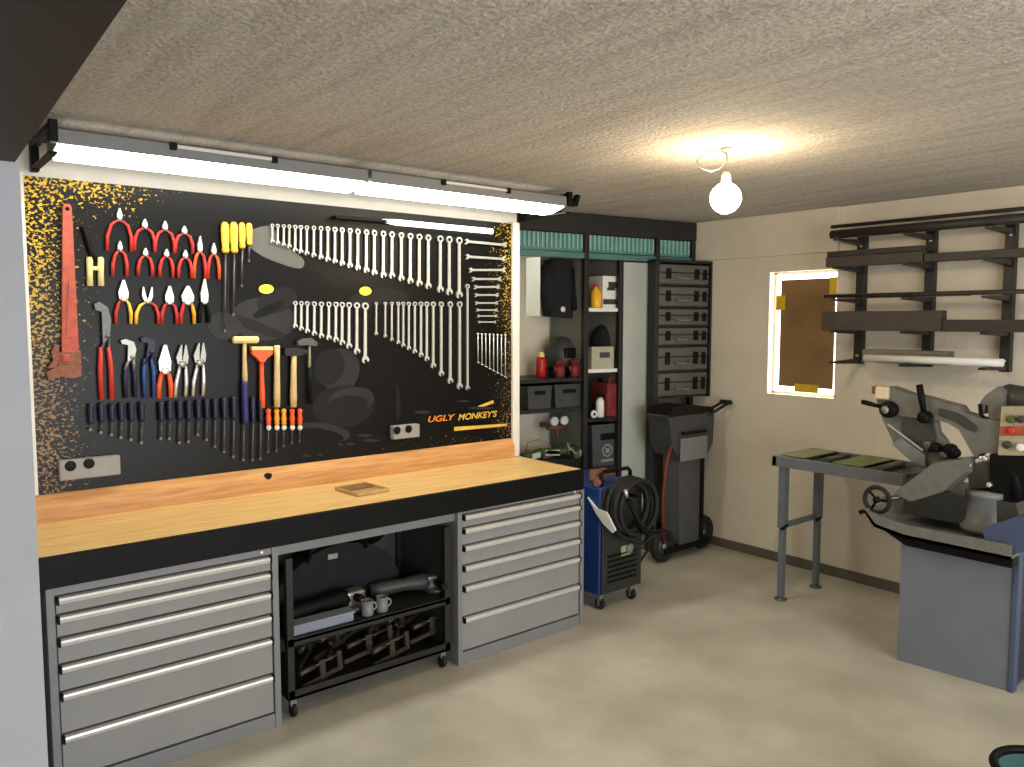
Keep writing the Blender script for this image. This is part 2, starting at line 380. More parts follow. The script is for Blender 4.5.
# wall sockets fitted to the board
def outlet(p1, p2, holes, label):
    xa, za = B(*p1); xb, zb = B(*p2)
    t = Thing('power_outlet', label, 'socket', ((xa+xb)/2, YF, min(za, zb)))
    z0_, z1_ = min(za, zb), max(za, zb)
    t.part('housing', MB().box((xa, 3.555, z0_), (xb, 3.596, z1_), .006), outlet_grey)
    for h in holes:
        hx, hz = B(*h, 3.555)
        s_ = t.part('socket', MB().lathe([(.021, 0), (.021, .003), (.016, .004)], (hx, 3.556, hz), 16, Matrix.Rotation(PI/2, 4, 'X')), black, label='round black socket hole')
outlet((58, 480), (118, 454), [(70.5, 466), (89, 463.5)], 'grey double power socket at the lower left corner of the black tool board')
outlet((390, 439), (416, 423), [(397, 430.5), (408.5, 429)], 'small grey double power socket at the lower middle of the black tool board')

# led bar hung in front of the board
t = Thing('led_bar_light', 'slim white glowing LED bar with black end above the long spanner row', 'light', (2.3, 3.55, 2.16))
t.part('holder', MB().box((1.80, 3.545, 2.162), (2.14, 3.59, 2.178), .003).box((2.14, 3.56, 2.18), (2.76, 3.59, 2.188)), black)
t.part('diffuser', MB().tube([(2.06, 3.555, 2.172), (2.14, 3.553, 2.17), (2.76, 3.553, 2.168)], [.008, .015, .015], 10), ledbar)

# ---- spanners
def spanner(px, ytop, ybot, label, group, w=None, dx=0):
    x, zt = B(px, ytop, 3.585); xb, zb = B(px+dx, ybot, 3.585); L = zt-zb
    R = w or max(.0085, min(.021, .045*L+.0045)); R2 = R*1.08; t = .006
    m = MB(); ya, yb_ = 3.585-t, 3.585+t
    n = 14; cz = zt-R
    vs = []; fs = []
    for y in (ya, yb_):
        for rr in (R, R*.58):
            for i in range(n):
                a = 2*PI*i/n; vs.append((x+rr*math.cos(a), y, cz+rr*math.sin(a)))
    for i in range(n):
        j = (i+1) % n
        fs += [(i, j, n+j, n+i), (2*n+i, 3*n+i, 3*n+j, 2*n+j), (i, 2*n+i, 2*n+j, j), (n+i, n+j, 3*n+j, 3*n+i)]
    m.add(vs, fs)
    s0, s1 = R*.40, R*.48; zj = zb+R2*1.5
    m.prism([(x-s0, cz-R*.85), (x+s0, cz-R*.85), (xb+s1, zj), (xb-s1, zj)], 'xz', ya+.001, yb_-.001)
    o = .3   # open jaw turned a little
    J = [(-.5, 1.55), (-1, .75), (-.95, .1), (-.45, -.25), (-.42, .5), (0, .75), (.42, .5), (.45, -.25), (.95, .1), (1, .75), (.5, 1.55)]
    c, s = math.cos(o), math.sin(o)
    m.prism([(xb+R2*(a*c-(b-.7)*s), zb+R2*.25+R2*((b-.7)*c+a*s+.7)) for a, b in J], 'xz', ya, yb_)
    return one('combination_spanner', m, chrome, label, 'spanner', group)
up = [272, 277.5, 283.5, 289, 295, 300.5, 306.5, 313.5, 320.5, 327.5, 334.6, 341.8, 349.6, 357.5, 366, 374, 383, 391.6, 401, 410, 419, 428, 440, 449, 459]
for i, px in enumerate(up):
    f = (px-272)/(459-272)
    spanner(px, 222+f*15+max(0, .3-f)*6, 243+f*55 + (2 if .1 < f < .6 else 0), f'silver combination spanner, {ORD[i]} from the left in the long upper spanner row', 'spanners in the long upper row')
ml = [295, 301, 307, 314, 321, 328.5, 335.5, 341.8, 348.7, 356.6, 365]; mlb = [328, 330.5, 333, 335.5, 338, 340, 342, 345, 348.5, 354, 363]
for i, px in enumerate(ml):
    spanner(px, 301+i*.15, mlb[i], f'silver combination spanner, {ORD[i]} from the left in the lower-middle row between the printed eyes', 'spanners in the lower-middle left row')
mr = [376, 385, 391.5, 398, 403, 408.5, 414.5, 420.7, 426.5, 433, 441, 450, 459.4]; mrb = [335, 337.5, 341, 344, 347, 350, 353.5, 357, 361, 368, 376, 383.5, 389]
for i, px in enumerate(mr):
    spanner(px, 302-i*.05, mrb[i], f'silver combination spanner, {ORD[i]} from the left in the lower-right spanner row', 'spanners in the lower right row', w=max(.008, .0075+i*.0008))
spanner(467.3, 284, 390, 'long thin silver spanner hanging alone right of the lower spanner rows', 'spanner', w=.013)
# sideways spanners at the right edge
hs = [(466, 505, 245, -6), (467, 504, 259, -4), (470, 504, 270, 0), (473, 500, 279, 0), (475, 498.5, 287, 0), (475.5, 497.5, 295, 0), (476, 497, 303, 0), (477, 496.5, 310, 0), (478, 496, 316, 0), (479, 495, 322, 0)]
for i, (a, b, y, sl) in enumerate(hs):
    xa, za = B(a, y+sl*.6, 3.583); xb, zb = B(b, y, 3.583); m = MB(); Rr = .0135-.0008*i
    m.prism([(xa, za-Rr*.5), (xb, zb-Rr*.5), (xb, zb+Rr*.5), (xa, za+Rr*.5)], 'xz', 3.579, 3.587)
    for (ex, ez, sg) in ((xa, za, -1), (xb, zb, 1)):
        J = [(-.2, -.6), (.5, -1.1), (1.5, -.9), (1.3, -.45), (.6, -.35), (.6, .35), (1.3, .45), (1.5, .9), (.5, 1.1), (-.2, .6)]
        m.prism([(ex+sg*Rr*(p-.8), ez+Rr*(q+.35*(p-.5)*sg)) for p, q in J], 'xz', 3.577, 3.589)
    one('open_end_spanner', m, chrome, f'silver double open-end spanner lying sideways, {ORD[i]} from the top of the right-edge column', 'spanner', 'sideways spanners at the right edge')
for i in range(8):
    px = 478+i*3.9; xa, za = B(px, 334+i*.2, 3.583); xb, zb = B(px, 361+i*2.1, 3.583); m = MB()
    m.tube([(xa, 3.583, za), (xa, 3.583, zb)], .0032, 6).lathe([(.006, -.004), (.0075, 0), (.006, .004)], (xa, 3.583, za), 10, Matrix.Rotation(PI/2, 4, 'X'))
    m.tube([(xa-.006, 3.583, zb-.004), (xa+.012, 3.583, zb-.012)], .0045, 6)
    one('hook_spanner', m, chrome, f'thin short silver spanner, {ORD[i]} from the left in the lower right corner bunch', 'spanner', 'thin spanners in the lower right corner')

# ---- pliers
def pliers(name, px, yt, yb, spread, label, group, jaw=chrome, h1=red, h2=None, jawf=.36, jw=5., open_=0., tilt=0, hl=.0074):
    x, zt = B(px, yt, 3.575); xe, zb = B(px+tilt, yb, 3.575); L = zt-zb
    k = B(px+10, yt)[0]-B(px, yt)[0]; u = k/10        # metres per photo pixel here
    zp = zt-L*jawf; xp = x+(xe-x)*jawf; W = jw*u
    t = Thing(name, label, 'pliers', (xp, 3.585, zb), 0, group)
    m = MB()
    for s in (-1, 1):
        o = s*open_*u
        m.prism([(xp, zp-W*.3), (xp+s*W*.55, zp), (xp+s*W*.62+o*.4, zp+(zt-zp)*.35), (x+s*W*.14+o, zt), (x+o, zt), (xp+s*.0006+o*.3, zp+(zt-zp)*.3)], 'xz', 3.569+.002*(s > 0), 3.583+.002*(s > 0))
        m.tube([(xp-s*W*.2, 3.577, zp+W*.2), (xp+s*W*.5, 3.577, zp-L*.07)], .005, 6)
    m.lathe([(W*.42, 0), (W*.42, .004), (W*.3, .006)], (xp, 3.570, zp), 12, Matrix.Rotation(PI/2, 4, 'X'))
    t.part('jaws', m, jaw)
    for s in (-1, 1):
        S = spread*u
        P = [(xp+s*W*.3, zp-L*.03), (xp+s*S*.34, zp-(zp-zb)*.2), (xp+s*S*.49+(xe-xp)*.5, zp-(zp-zb)*.55), (xe+s*S*.5, zb)]
        t.part('handle', MB().tube([(a, 3.577, b) for a, b in P], [hl*.7, hl, hl*1.15, hl], 8, flat=.9), (h1 if s < 0 else (h2 or h1)))
    return t
for i, (px, yt, yb, sp) in enumerate([(119.5, 208, 251, 24), (144.8, 219, 251, 20), (165, 221, 253, 19), (184.3, 226, 253, 17)]):
    pliers('circlip_pliers', px, yt, yb, sp, f'red handled circlip pliers, {ORD[i]} from the left in the top pliers row', 'circlip pliers in the top row', jawf=.24, jw=4.5)
for i, (px, yt, yb, sp) in enumerate([(120, 241, 276, 14), (145.5, 248, 276, 14), (166.5, 249, 277, 13), (185.3, 250, 278, 13)]):
    pliers('circlip_pliers', px, yt, yb, sp, f'red handled circlip pliers, {ORD[i]} from the left in the second pliers row', 'circlip pliers in the second row', jawf=.24, jw=4)
pliers('needle_nose_pliers', 200, 236, 279, 11, 'orange and red needle nose pliers at the right of the second pliers row', None, h1=orange, h2=red, jawf=.34, jw=4)
pliers('needle_nose_pliers', 213.8, 243, 279, 11, 'slim red needle nose pliers left of the yellow screwdrivers, end of second row', None, h1=red, h2=orange, jawf=.28, jw=4)
pliers('combination_pliers', 123.5, 280, 324, 15, 'red and yellow combination pliers with wide jaws, left end of the third pliers row', None, h1=red, h2=yellow, jawf=.42, jw=8)
pliers('end_cutters', 147.5, 287, 324, 22, 'wide open red and yellow end cutters, second in the third pliers row', None, h1=yellow, h2=red, jawf=.38, jw=6, open_=4)
pliers('combination_pliers', 169.5, 286, 324, 15, 'red handled combination pliers in the middle of the third pliers row', None, h1=red, jawf=.42, jw=7)
pliers('side_cutters', 187.8, 286, 324, 13, 'red and yellow side cutters with round head in the third pliers row', None, h1=red, h2=amber, jawf=.4, jw=10)
pliers('long_nose_pliers', 204.5, 279, 323, 9, 'black handled long nose pliers with long silver jaws in the third pliers row', None, h1=black, jawf=.52, jw=6)
def pump(px, yt, yb, label, h, jawm, sp=9, lean=4, jf=.36, hr=.0085):
    x, zt = B(px, yt, 3.573); _, zb = B(px, yb, 3.573); u = (B(px+10, yt)[0]-B(px, yt)[0])/10; L = zt-zb
    t = Thing('water_pump_pliers', label, 'pliers', (x, 3.585, zb)); zp = zt-L*jf
    m = MB()
    hx = x-lean*u
    m.prism([(x+5*u, zp+L*.04), (x-2*u, zp-L*.02), (hx+0*u, zt-L*.1), (hx-6*u, zt-L*.08), (hx-7*u, zt-L*.02), (hx-2*u, zt), (hx+6*u, zt-L*.05), (x+7*u, zt-L*.18)], 'xz', 3.566, 3.580)
    m.tube([(x+4*u, 3.575, zp+L*.08), (x-2*u, 3.575, zp-L*.05), (x-sp*.5*u, 3.575, zp-L*.16)], .007, 6).tube([(x+4*u, 3.577, zp+L*.05), (x+sp*.5*u, 3.577, zp-L*.14)], .008, 6)
    m.lathe([(.010, 0), (.010, .004)], (x+3*u, 3.566, zp+L*.05), 10, Matrix.Rotation(PI/2, 4, 'X'))
    t.part('jaws', m, jawm)
    for s in (-1, 1):
        t.part('handle', MB().tube([(x+s*sp*.38*u, 3.576, zp-L*.06), (x+s*sp*.55*u, 3.576, zp-L*.3), (x+s*sp*.5*u, 3.576, zb)], [hr*.8, hr, hr*.95], 8), h)
pump(103, 302, 400, 'large red handled water pump pliers right of the big red pipe wrench', red, dull_steel, 10, 2, .4, .0105)
pump(128.5, 339, 398, 'blue handled water pump pliers right of the large red pair', navy, steel, 9, 1, .36)
pump(147.5, 337, 398, 'bright blue water pump pliers left of the orange pliers', blue, navy, 9, 0, .3)
pliers('combination_pliers', 165, 345, 398, 12, 'short bright orange handled pliers with silver rounded head in the fourth row', None, h1=orange, jawf=.48, jw=10, hl=.0095)
for px, yt, yb, w in ((182.5, 345, 397, 'left'), (200, 343, 396, 'right')):
    pliers('locking_pliers', px+1, yt, yb, 10, f'all silver locking pliers, {w} one of the silver pair in the fourth row', 'silver locking pliers', jaw=steel, h1=chrome, jawf=.36, jw=9, open_=1.5, tilt=-3, hl=.0075)
# yellow handled cutters with black head
t = Thing('bolt_cutters', 'small cutters with black tilted head and two pale yellow handles beside the pipe wrench', 'cutters', (.70, 3.585, B(95, 287)[1]))
xa, za = B(82, 227, 3.576); xb, zb = B(94, 257, 3.576); xc, zc = B(96, 262, 3.576)
t.part('cutter_head', MB().tube([(xa-.006, 3.577, za), (xa+.01, 3.577, za-.01), (xb-.01, 3.577, zb+.02), (xc, 3.577, zc)], [.006, .013, .011, .009], 8), black)
for px in (89.5, 100.5):
    x_, z_ = B(px, 257, 3.576); x2, z2 = B(px+.5, 286, 3.576)
    t.part('handle', MB().tube([(x_, 3.576, z_), (x_, 3.576, z_-.01), ((x_+x2)/2, 3.576, (z_+z2)/2), (x2, 3.576, z2)], [.009, .013, .0115, .012], 8), cream)
xm0, zm0 = B(87, 268, 3.574); xm1, _ = B(103, 268, 3.574)
t.part('grip_band', MB().box((xm0, 3.57, zm0-.008), (xm1, 3.58, zm0+.008), .003), cream)
# pipe wrench
t = Thing('pipe_wrench', 'big rusty red pipe wrench hanging head down at the left edge of the tool board', 'wrench', (.62, 3.585, B(66, 380)[1]))
xt, zt = B(66.5, 203, 3.572); xbm, zb = B(70, 352, 3.572)
m = MB(); m.prism([(xt-.016, zt-.02), (xt-.010, zt-.004), (xt+.010, zt-.004), (xt+.016, zt-.02), (xbm+.030, zb), (xbm-.030, zb)], 'xz', 3.560, 3.584)
m.prism([(xt-.006, zt-.3), (xt+.006, zt-.3), (xbm+.013, zb+.06), (xbm-.013, zb+.06)], 'xz', 3.556, 3.561)
t.part('handle', m, rust)
t.part('hanging_hole', MB().lathe([(.0075, 0), (.0075, .002)], (xt, 3.560, zt-.024), 12, Matrix.Rotation(PI/2, 4, 'X')), black)
J1 = [B(*p, 3.572) for p in [(80, 352), (81, 376), (72, 378), (60, 376), (48, 380), (46, 372), (58, 365), (58, 352)]]
t.part('fixed_jaw', MB().prism(J1, 'xz', 3.556, 3.588), rust_dark)
J2 = [B(*p, 3.572) for p in [(58, 346), (54, 346), (51, 352), (53, 360), (47, 368), (54, 368), (60, 362)]]
t.part('hook_jaw', MB().prism(J2, 'xz', 3.558, 3.584), rust_dark)
nx, nz = B(65, 358, 3.560)
t.part('adjusting_nut', MB().lathe([(.018, -.014), (.021, -.01), (.018, -.005), (.021, 0), (.018, .005), (.021, .01), (.018, .014)], (nx, 3.566, nz), 14), rust)

# ---- screwdrivers
def screwdriver(px, y0_, yh, ye, hr, hm, label, group, shaft=steel, sr=.0032, style='club', px2=None, band=None):
    x, z0 = B(px, y0_, 3.572); _, zh = B(px, yh, 3.572); x2, ze = B(px2 or px, ye, 3.572); L = z0-zh
    t = Thing('screwdriver', label, 'screwdriver', (x, 3.585, ze), 0, group)
    if style == 'club': pr = [(hr*.5, 0), (hr*.9, -.08), (hr, -.25), (hr*.95, -.6), (hr*.8, -.8), (hr*.95, -.92), (hr*.6, -1)]
    else: pr = [(hr*.4, 0), (hr, -.1), (hr*.7, -.35), (hr, -.6), (hr*.75, -.8), (hr*.95, -.93), (hr*.4, -1)]
    t.part('handle', MB().lathe([(r, z0+h*L) for r, h in pr[::-1]], (x, 3.572, 0), 10), hm)
    m = MB().tube([(x, 3.572, zh+.004), (x2, 3.572, ze+.012)], sr, 6)
    m.prism([(x2-sr*.9, ze+.012), (x2+sr*.9, ze+.012), (x2+sr*1.4, ze+.004), (x2+sr*.8, ze), (x2-sr*.8, ze), (x2-sr*1.4, ze+.004)], 'xz', 3.5705, 3.5735)
    t.part('shaft', m, shaft)
    if band:
        t.part('collar', MB().lathe([(hr*.6, zh-.024), (hr*.95, zh-.012), (hr*.6, zh)], (x, 3.572, 0), 10), band, label='white collar')
    return t
for i, (px, a, h, e, r) in enumerate([(224.8, 222, 253, 332, .0185), (233.6, 222, 253, 316, .0185), (241.8, 222.5, 248.5, 287, .0155), (249, 223, 245, 262, .0145)]):
    screwdriver(px, a, h, e, r, yellow, f'yellow handled screwdriver, {ORD[i]} from the left in the group of four at the top', 'four yellow screwdrivers', dull_steel, .004)
dk = [(90.5, 404, 424, 431), (101, 403, 422, 434), (111.6, 404, 421, 436), (121, 403, 421, 439), (131, 403, 421, 441), (141.5, 402, 421, 444), (160.8, 402, 421, 440), (169.5, 401, 420, 440), (179.5, 401, 420, 444), (188.5, 401, 420, 443), (198, 400, 419, 436), (206.6, 399, 419, 441), (215, 399, 419, 448), (224, 398, 419, 453), (233.6, 397, 419, 458), (243.5, 396, 420, 461), (252.6, 397, 422, 461), (260.5, 399, 422, 460)]
for i, (px, a, h, e) in enumerate(dk):
    t_ = screwdriver(px, a, h, e, .0125, navy, f'dark blue handled driver with grey shaft, {ORD[i]} from the left in the bottom row', 'dark blue drivers in the bottom row', dull_steel, .0042)
for i, (px, e) in enumerate([(268.2, 453), (276.5, 452), (283.6, 447), (292, 444), (299.6, 442)]):
    screwdriver(px, 408.5, 425, e, .0135, amber if i in (1, 2) else orange, f'small orange and red screwdriver with white collar, {ORD[i]} from the left under the hammers', 'small orange screwdrivers', dull_steel, .003, 'waist', band=white_plastic)

# ---- hammers
def hammer(name, px, headpts, heads, handle_pts, hm, label, headm, hr=(.009, .012), px2=None, grip=None):
    x, zt = B(px, handle_pts[0], 3.568); xb, zb = B(px2 or px, handle_pts[1], 3.568)
    t = Thing(name, label, 'hammer', (x, 3.585, zb))
    L = zt-zb
    t.part('handle', MB().tube([(x, 3.568, zt), (x+(xb-x)*.4, 3.568, zt-L*.4), (x+(xb-x)*.8, 3.568, zt-L*.8), (xb, 3.568, zb)], [hr[0], hr[0], hr[1], hr[1]*.9], 10, flat=1.), hm)
    xa, za = B(headpts[0], headpts[2], 3.568); xc, zc = B(headpts[1], headpts[2], 3.568); r = heads
    return t, x, zt, xa, xc, za, r
t, x, zt, xa, xc, za, r = hammer('mallet', 244.3, (233, 258, 340), .0145, (338, 384), wood_handle, 'mallet with pale yellow head, wooden neck and blue grip', None, px2=245)
t.part('head', MB().tube([(xa, 3.568, za), (xa+.006, 3.568, za), (xc-.006, 3.568, za), (xc, 3.568, za)], [.013, .016, .016, .013], 14), cream)
zb = B(245, 381, 3.568)[1]; ze = B(245, 424, 3.568)[1]; xg = B(245, 400, 3.568)[0]
t.part('grip', MB().tube([(xg, 3.568, zb), (xg, 3.568, zb-.03), (xg, 3.568, ze+.02), (xg, 3.568, ze)], [.012, .0155, .0145, .013], 10), mat('deep_blue_grip', srgb(36, 40, 100), .5, var=.1, scale=30), label='deep blue rubber grip')
t, x, zt, xa, xc, za, r = hammer('rubber_mallet', 261.3, (251, 271.5, 352), .015, (354, 408), orange, 'bright orange-red mallet with cream striking face, second in the hammer row', None, hr=(.010, .0135), px2=262.5)
t.part('head', MB().prism([B(*p, 3.568) for p in [(251, 349), (271.5, 349), (271.5, 354), (266, 358), (263.5, 362), (259.5, 362), (256, 358), (251, 354)]], 'xz', 3.552, 3.586), orange)
t.part('striking_face', MB().prism([B(*p, 3.568) for p in [(251, 346.5), (271.5, 346.5), (271.8, 350), (250.8, 350)]], 'xz', 3.550, 3.588), cream)
t, x, zt, xa, xc, za, r = hammer('file', 277, (273, 281, 350), .015, (347, 407), wood_handle, 'thick plain ash wooden handle tool between the orange mallet and the black hammer', None, hr=(.0135, .0155))
t.part('ferrule', MB().lathe([(.012, zt-.006), (.0145, zt-.002), (.012, zt+.008)], (x, 3.568, 0), 12), cream)
t, x, zt, xa, xc, za, r = hammer('hammer', 293.8, (284, 307, 351), .013, (354, 407), wood_handle, 'black headed hammer with thick ash handle above the orange screwdrivers', None, hr=(.0135, .0165), px2=293.4)
t.part('head', MB().prism([B(*p, 3.568) for p in [(284, 348), (297, 347.5), (307, 350), (307, 353), (299, 355.5), (288, 356), (284, 355)]], 'xz', 3.554, 3.584), black_steel)
t, x, zt, xa, xc, za, r = hammer('hammer', 309.5, (297, 316, 342), .01, (344, 368), pale_green, 'small hammer with dark steel head and thin green and black handle', None, hr=(.006, .007))
t.part('head', MB().prism([B(*p, 3.568) for p in [(297, 341), (303, 338.5), (311, 338), (317, 343), (316, 346), (308, 345), (301, 345.5), (297, 345)]], 'xz', 3.558, 3.580), dull_steel)
zb = B(309.5, 367, 3.568)[1]; ze = B(309.5, 404, 3.568)[1]
t.part('grip', MB().tube([(x, 3.568, zb), (x, 3.568, ze)], [.0075, .010], 8), black)

# ------------------------------------------------------------------ light hood above the board
for i, (xa, xb, lab) in enumerate([(.565, 1.785, 'left grey fluorescent light fitting with bright diffuser above the tool board'), (1.805, 3.0, 'right grey fluorescent light fitting with bright diffuser above the tool board')]):
    t = Thing('linear_light', lab, 'light', ((xa+xb)/2, 3.3, 2.25), 0, 'fluorescent fittings above the tool board')
    t.part('housing', MB().prism([(3.2, 2.288), (3.2, 2.338), (3.22, 2.35), (3.42, 2.335), (3.42, 2.268), (3.39, 2.268), (3.22, 2.296)], 'yz', xa, xb), mid_grey)
    t.part('diffuser', MB().prism([(3.205, 2.286), (3.222, 2.298), (3.39, 2.270), (3.375, 2.258), (3.30, 2.260)], 'yz', xa+.012, xb-.012), diffuser)
    t.part('added_uplight', MB().prism([(3.26, 2.348), (3.38, 2.3395), (3.38, 2.343), (3.26, 2.352)], 'yz', xa+.02, xb-.02), mat('added_uplight_glow', (1, 1, 1), .4, var=.01, emit=(1., .96, .86), estr=.45))  # glowing strip added on top of the housing to brighten the ceiling
    t.part('clip_bar', MB().box((xa+.40, 3.192, 2.324), (xa+.78, 3.199, 2.338), .002), alu)
    for q in (xa+.385, xa+.785):
        t.part('clip', MB().box((q-.012, 3.188, 2.316), (q+.012, 3.2, 2.344), .002), black)
t = Thing('hood_frame', 'black metal frame carrying the two fluorescent fittings on the wall', 'frame', (1.78, 3.61, 2.24))
for xx in (.535, 3.005):
    t.part('bracket', MB().box((xx, 3.19, 2.335), (xx+.028, YB-.002, 2.362), .003).box((xx, 3.57, 2.245), (xx+.028, YB-.002, 2.362), .003)
           .box((xx, 3.185, 2.29), (xx+.028, 3.215, 2.368), .003).box((xx, 3.21, 2.252), (xx+.028, 3.6, 2.262), .002), black)
t.part('rail', MB().box((.535, 3.50, 2.345), (3.03, 3.53, 2.366), .003), black)
t.part('end_hook', MB().prism([(3.033, 2.29), (3.075, 2.295), (3.095, 2.355), (3.075, 2.36), (3.055, 2.315), (3.033, 2.31)], 'xz', 3.19, 3.22), black)

# bare bulb
bx, by = 2.835, 2.05
t = Thing('pendant_bulb', 'bare glowing round light bulb hanging from a looped wire on the ceiling', 'lamp', (bx, by, 2.13))
t.part('bulb', MB().ball((bx, by, 2.182), .064, 20), bulb_glow)
t.part('lamp_holder', MB().lathe([(.014, 2.235), (.019, 2.24), (.02, 2.275), (.012, 2.29)], (bx, by, 0), 12), white_plastic)
L_ = [(bx, by, 2.285), (bx+.004, by, 2.32), (bx+.005, by-.003, 2.36), (bx-.03, by+.02, 2.382), (bx-.075, by+.05, 2.37), (bx-.105, by+.07, 2.335), (bx-.09, by+.06, 2.302), (bx-.05, by+.04, 2.293), (bx-.02, by+.02, 2.305), (bx, by, 2.34), (bx, by, 2.388)]
t.part('wire', MB().tube(L_, .0035, 6), outlet_grey)
t.part('ceiling_cap', MB().lathe([(.012, 2.372), (.022, 2.38), (.024, 2.389)], (bx, by, 0), 12), outlet_grey)

# ------------------------------------------------------------------ workbench
wb = Thing('worktop', 'long wooden workbench top with black front edge and wooden upstand across both drawer cabinets', 'workbench', (1.69, 3.3, .755))
wb.part('top_board', MB().box((.405, 3.062, .79), (2.985, 3.57, .867), .003), wood_top)
wb.part('edge_band', MB().box((.405, 3.036, .757), (2.985, 3.064, .866), .003).box((2.982, 3.04, .757), (2.988, 3.57, .862)).box((.405, 3.064, .757), (2.985, 3.56, .792)), black)
wb.part('upstand', MB().prism([(3.566, .867), (3.566, .935), (3.588, .978), (3.618, .978), (3.618, .867)], 'yz', .405, 2.935), wood_up)
cx, cz = B(268, 477, 3.572)
wb.part('cable_grommet', MB().lathe([(.024, 0), (.024, .006), (.014, .012)], (cx, 3.578, cz), 16, Matrix.Rotation(PI/2, 4, 'X') @ Matrix.Diagonal((1, .8, 1, 1))), black)
wb.part('support_rail', MB().box((1.262, 3.07, .712), (2.155, 3.10, .757)), mid_grey)

def cabinet(xa, xb, hs, label):
    t = Thing('drawer_cabinet', label, 'cabinet', ((xa+xb)/2, 3.3, 0), 0, 'grey drawer cabinets under the workbench')
    yf = 3.045; w = .026
    c = MB().box((xa, 3.078, .0), (xb, 3.56, .757))
    c.box((xa, yf, 0), (xa+w, 3.08, .757), .002).box((xb-w, yf, 0), (xb, 3.08, .757), .002).box((xa+w, yf+.004, 0), (xb-w, 3.08, .058), .002)
    t.part('carcass', c, cab_grey)
    t.part('top_panel', MB().box((xa+w, yf+.006, hs[0]+.006), (xb-w, 3.08, .757)), cab_grey)
    lk = t.part('lock', MB().lathe([(.009, 0), (.009, .004), (.006, .006)], (xb-.065, yf+.008, (hs[0]+.76)/2), 12, Matrix.Rotation(PI/2, 4, 'X')), chrome)
    for i in range(len(hs)-1):
        za, zb = hs[i], hs[i+1]
        d = t.part('drawer', MB().box((xa+w+.004, yf+.008, zb+.006), (xb-w-.004, 3.079, za-.002), .002), drawer_grey)
        hd = MB().prism([(yf+.008, za-.001), (yf-.010, za-.004), (yf-.013, za-.012), (yf-.009, za-.024), (yf-.005, za-.024), (yf-.006, za-.012), (yf+.008, za-.008)], 'yz', xa+w+.012, xb-w-.012)
        hd.mat(1)
        for q in (xa+w+.004, xb-w-.012): hd.box((q, yf-.014, za-.026), (q+.008, yf+.008, za), .001)
        t.part('handle', hd, [alu, black], d)
    return t
cabinet(.438, 1.262, [.722, .655, .573, .478, .380, .227, .060], 'left grey steel drawer cabinet with six drawers under the workbench')
cabinet(2.155, 2.998, [.738, .672, .586, .487, .386, .232, .060], 'right grey steel drawer cabinet with six drawers beside the blue welder')

# low item on bench
t = Thing('small_tray', 'small flat tan tray lying on the wooden workbench', 'tray', (1.79, 3.31, .868), math.radians(4))
t.part('tray_base', MB().box((-.085, -.10, 0), (.085, .10, .003)), mat('tan_tray', srgb(190, 150, 92), .5, var=.1, scale=20), local=True)
rim = MB()
for a, b in [((-.085, -.10), (.085, -.096)), ((-.085, .096), (.085, .10)), ((-.085, -.10), (-.081, .10)), ((.081, -.10), (.085, .10))]: rim.box((a[0], a[1], 0), (b[0], b[1], .016))
t.part('rim', rim, mat('pale_tan_rim', srgb(206, 172, 116), .5, var=.1, scale=20), local=True)
t.part('dark_insert', MB().box((-.075, .02, .003), (.075, .09, .012), .002), mat('tan_insert', srgb(132, 100, 60), .6, var=.2, scale=30), local=True)

# ------------------------------------------------------------------ rolling shelf between the cabinets
t = Thing('rolling_shelf', 'black two-tier rolling shelf trolley parked between the grey drawer cabinets', 'trolley', (1.70, 3.3, 0))
fx0, fx1, fy0, fy1 = 1.30, 2.12, 3.06, 3.52
for xx in (fx0, fx1-.03):
    for yy in (fy0, fy1-.03):
        t.part('post', MB().box((xx, yy, .085), (xx+.03, yy+.03, .69), .002), black_steel)
t.part('shelf', MB().box((fx0, fy0, .330), (fx1, fy1, .345), .002).box((fx0, fy0, .315), (fx1, fy0+.012, .347)), black_steel)
t.part('shelf', MB().box((fx0, fy0, .085), (fx1, fy1, .10), .002).box((fx0, fy0, .085), (fx1, fy0+.012, .125)), black_steel)
t.part('shade_sheet', MB().box((fx0, fy1-.004, .10), (fx1, fy1, .70)), dark_grey)  # dark sheet added in place of the shade on the wall behind
t.part('side_panel', MB().box((fx1-.008, fy0+.03, .10), (fx1-.002, fy1-.03, .68)), dark_grey)
for xx in (fx0+.03, fx1-.03):
    for yy in (fy0+.03, fy1-.04):
        k = t.part('caster', MB().box((xx-.014, yy-.012, .055), (xx+.014, yy+.018, .088), .003).prism([(yy-.014, .05), (yy+.014, .05), (yy+.012, .07), (yy-.012, .07)], 'yz', xx-.013, xx-.010).prism([(yy-.014, .02), (yy+.014, .02), (yy+.012, .07), (yy-.012, .07)], 'yz', xx+.010, xx+.013), steel)
        t.part('wheel', MB().lathe([(.02, -.009), (.03, -.008), (.031, 0), (.03, .008), (.02, .009)], (xx, yy, .031), 14, Matrix.Rotation(PI/2, 4, 'Y')), rubber, k)
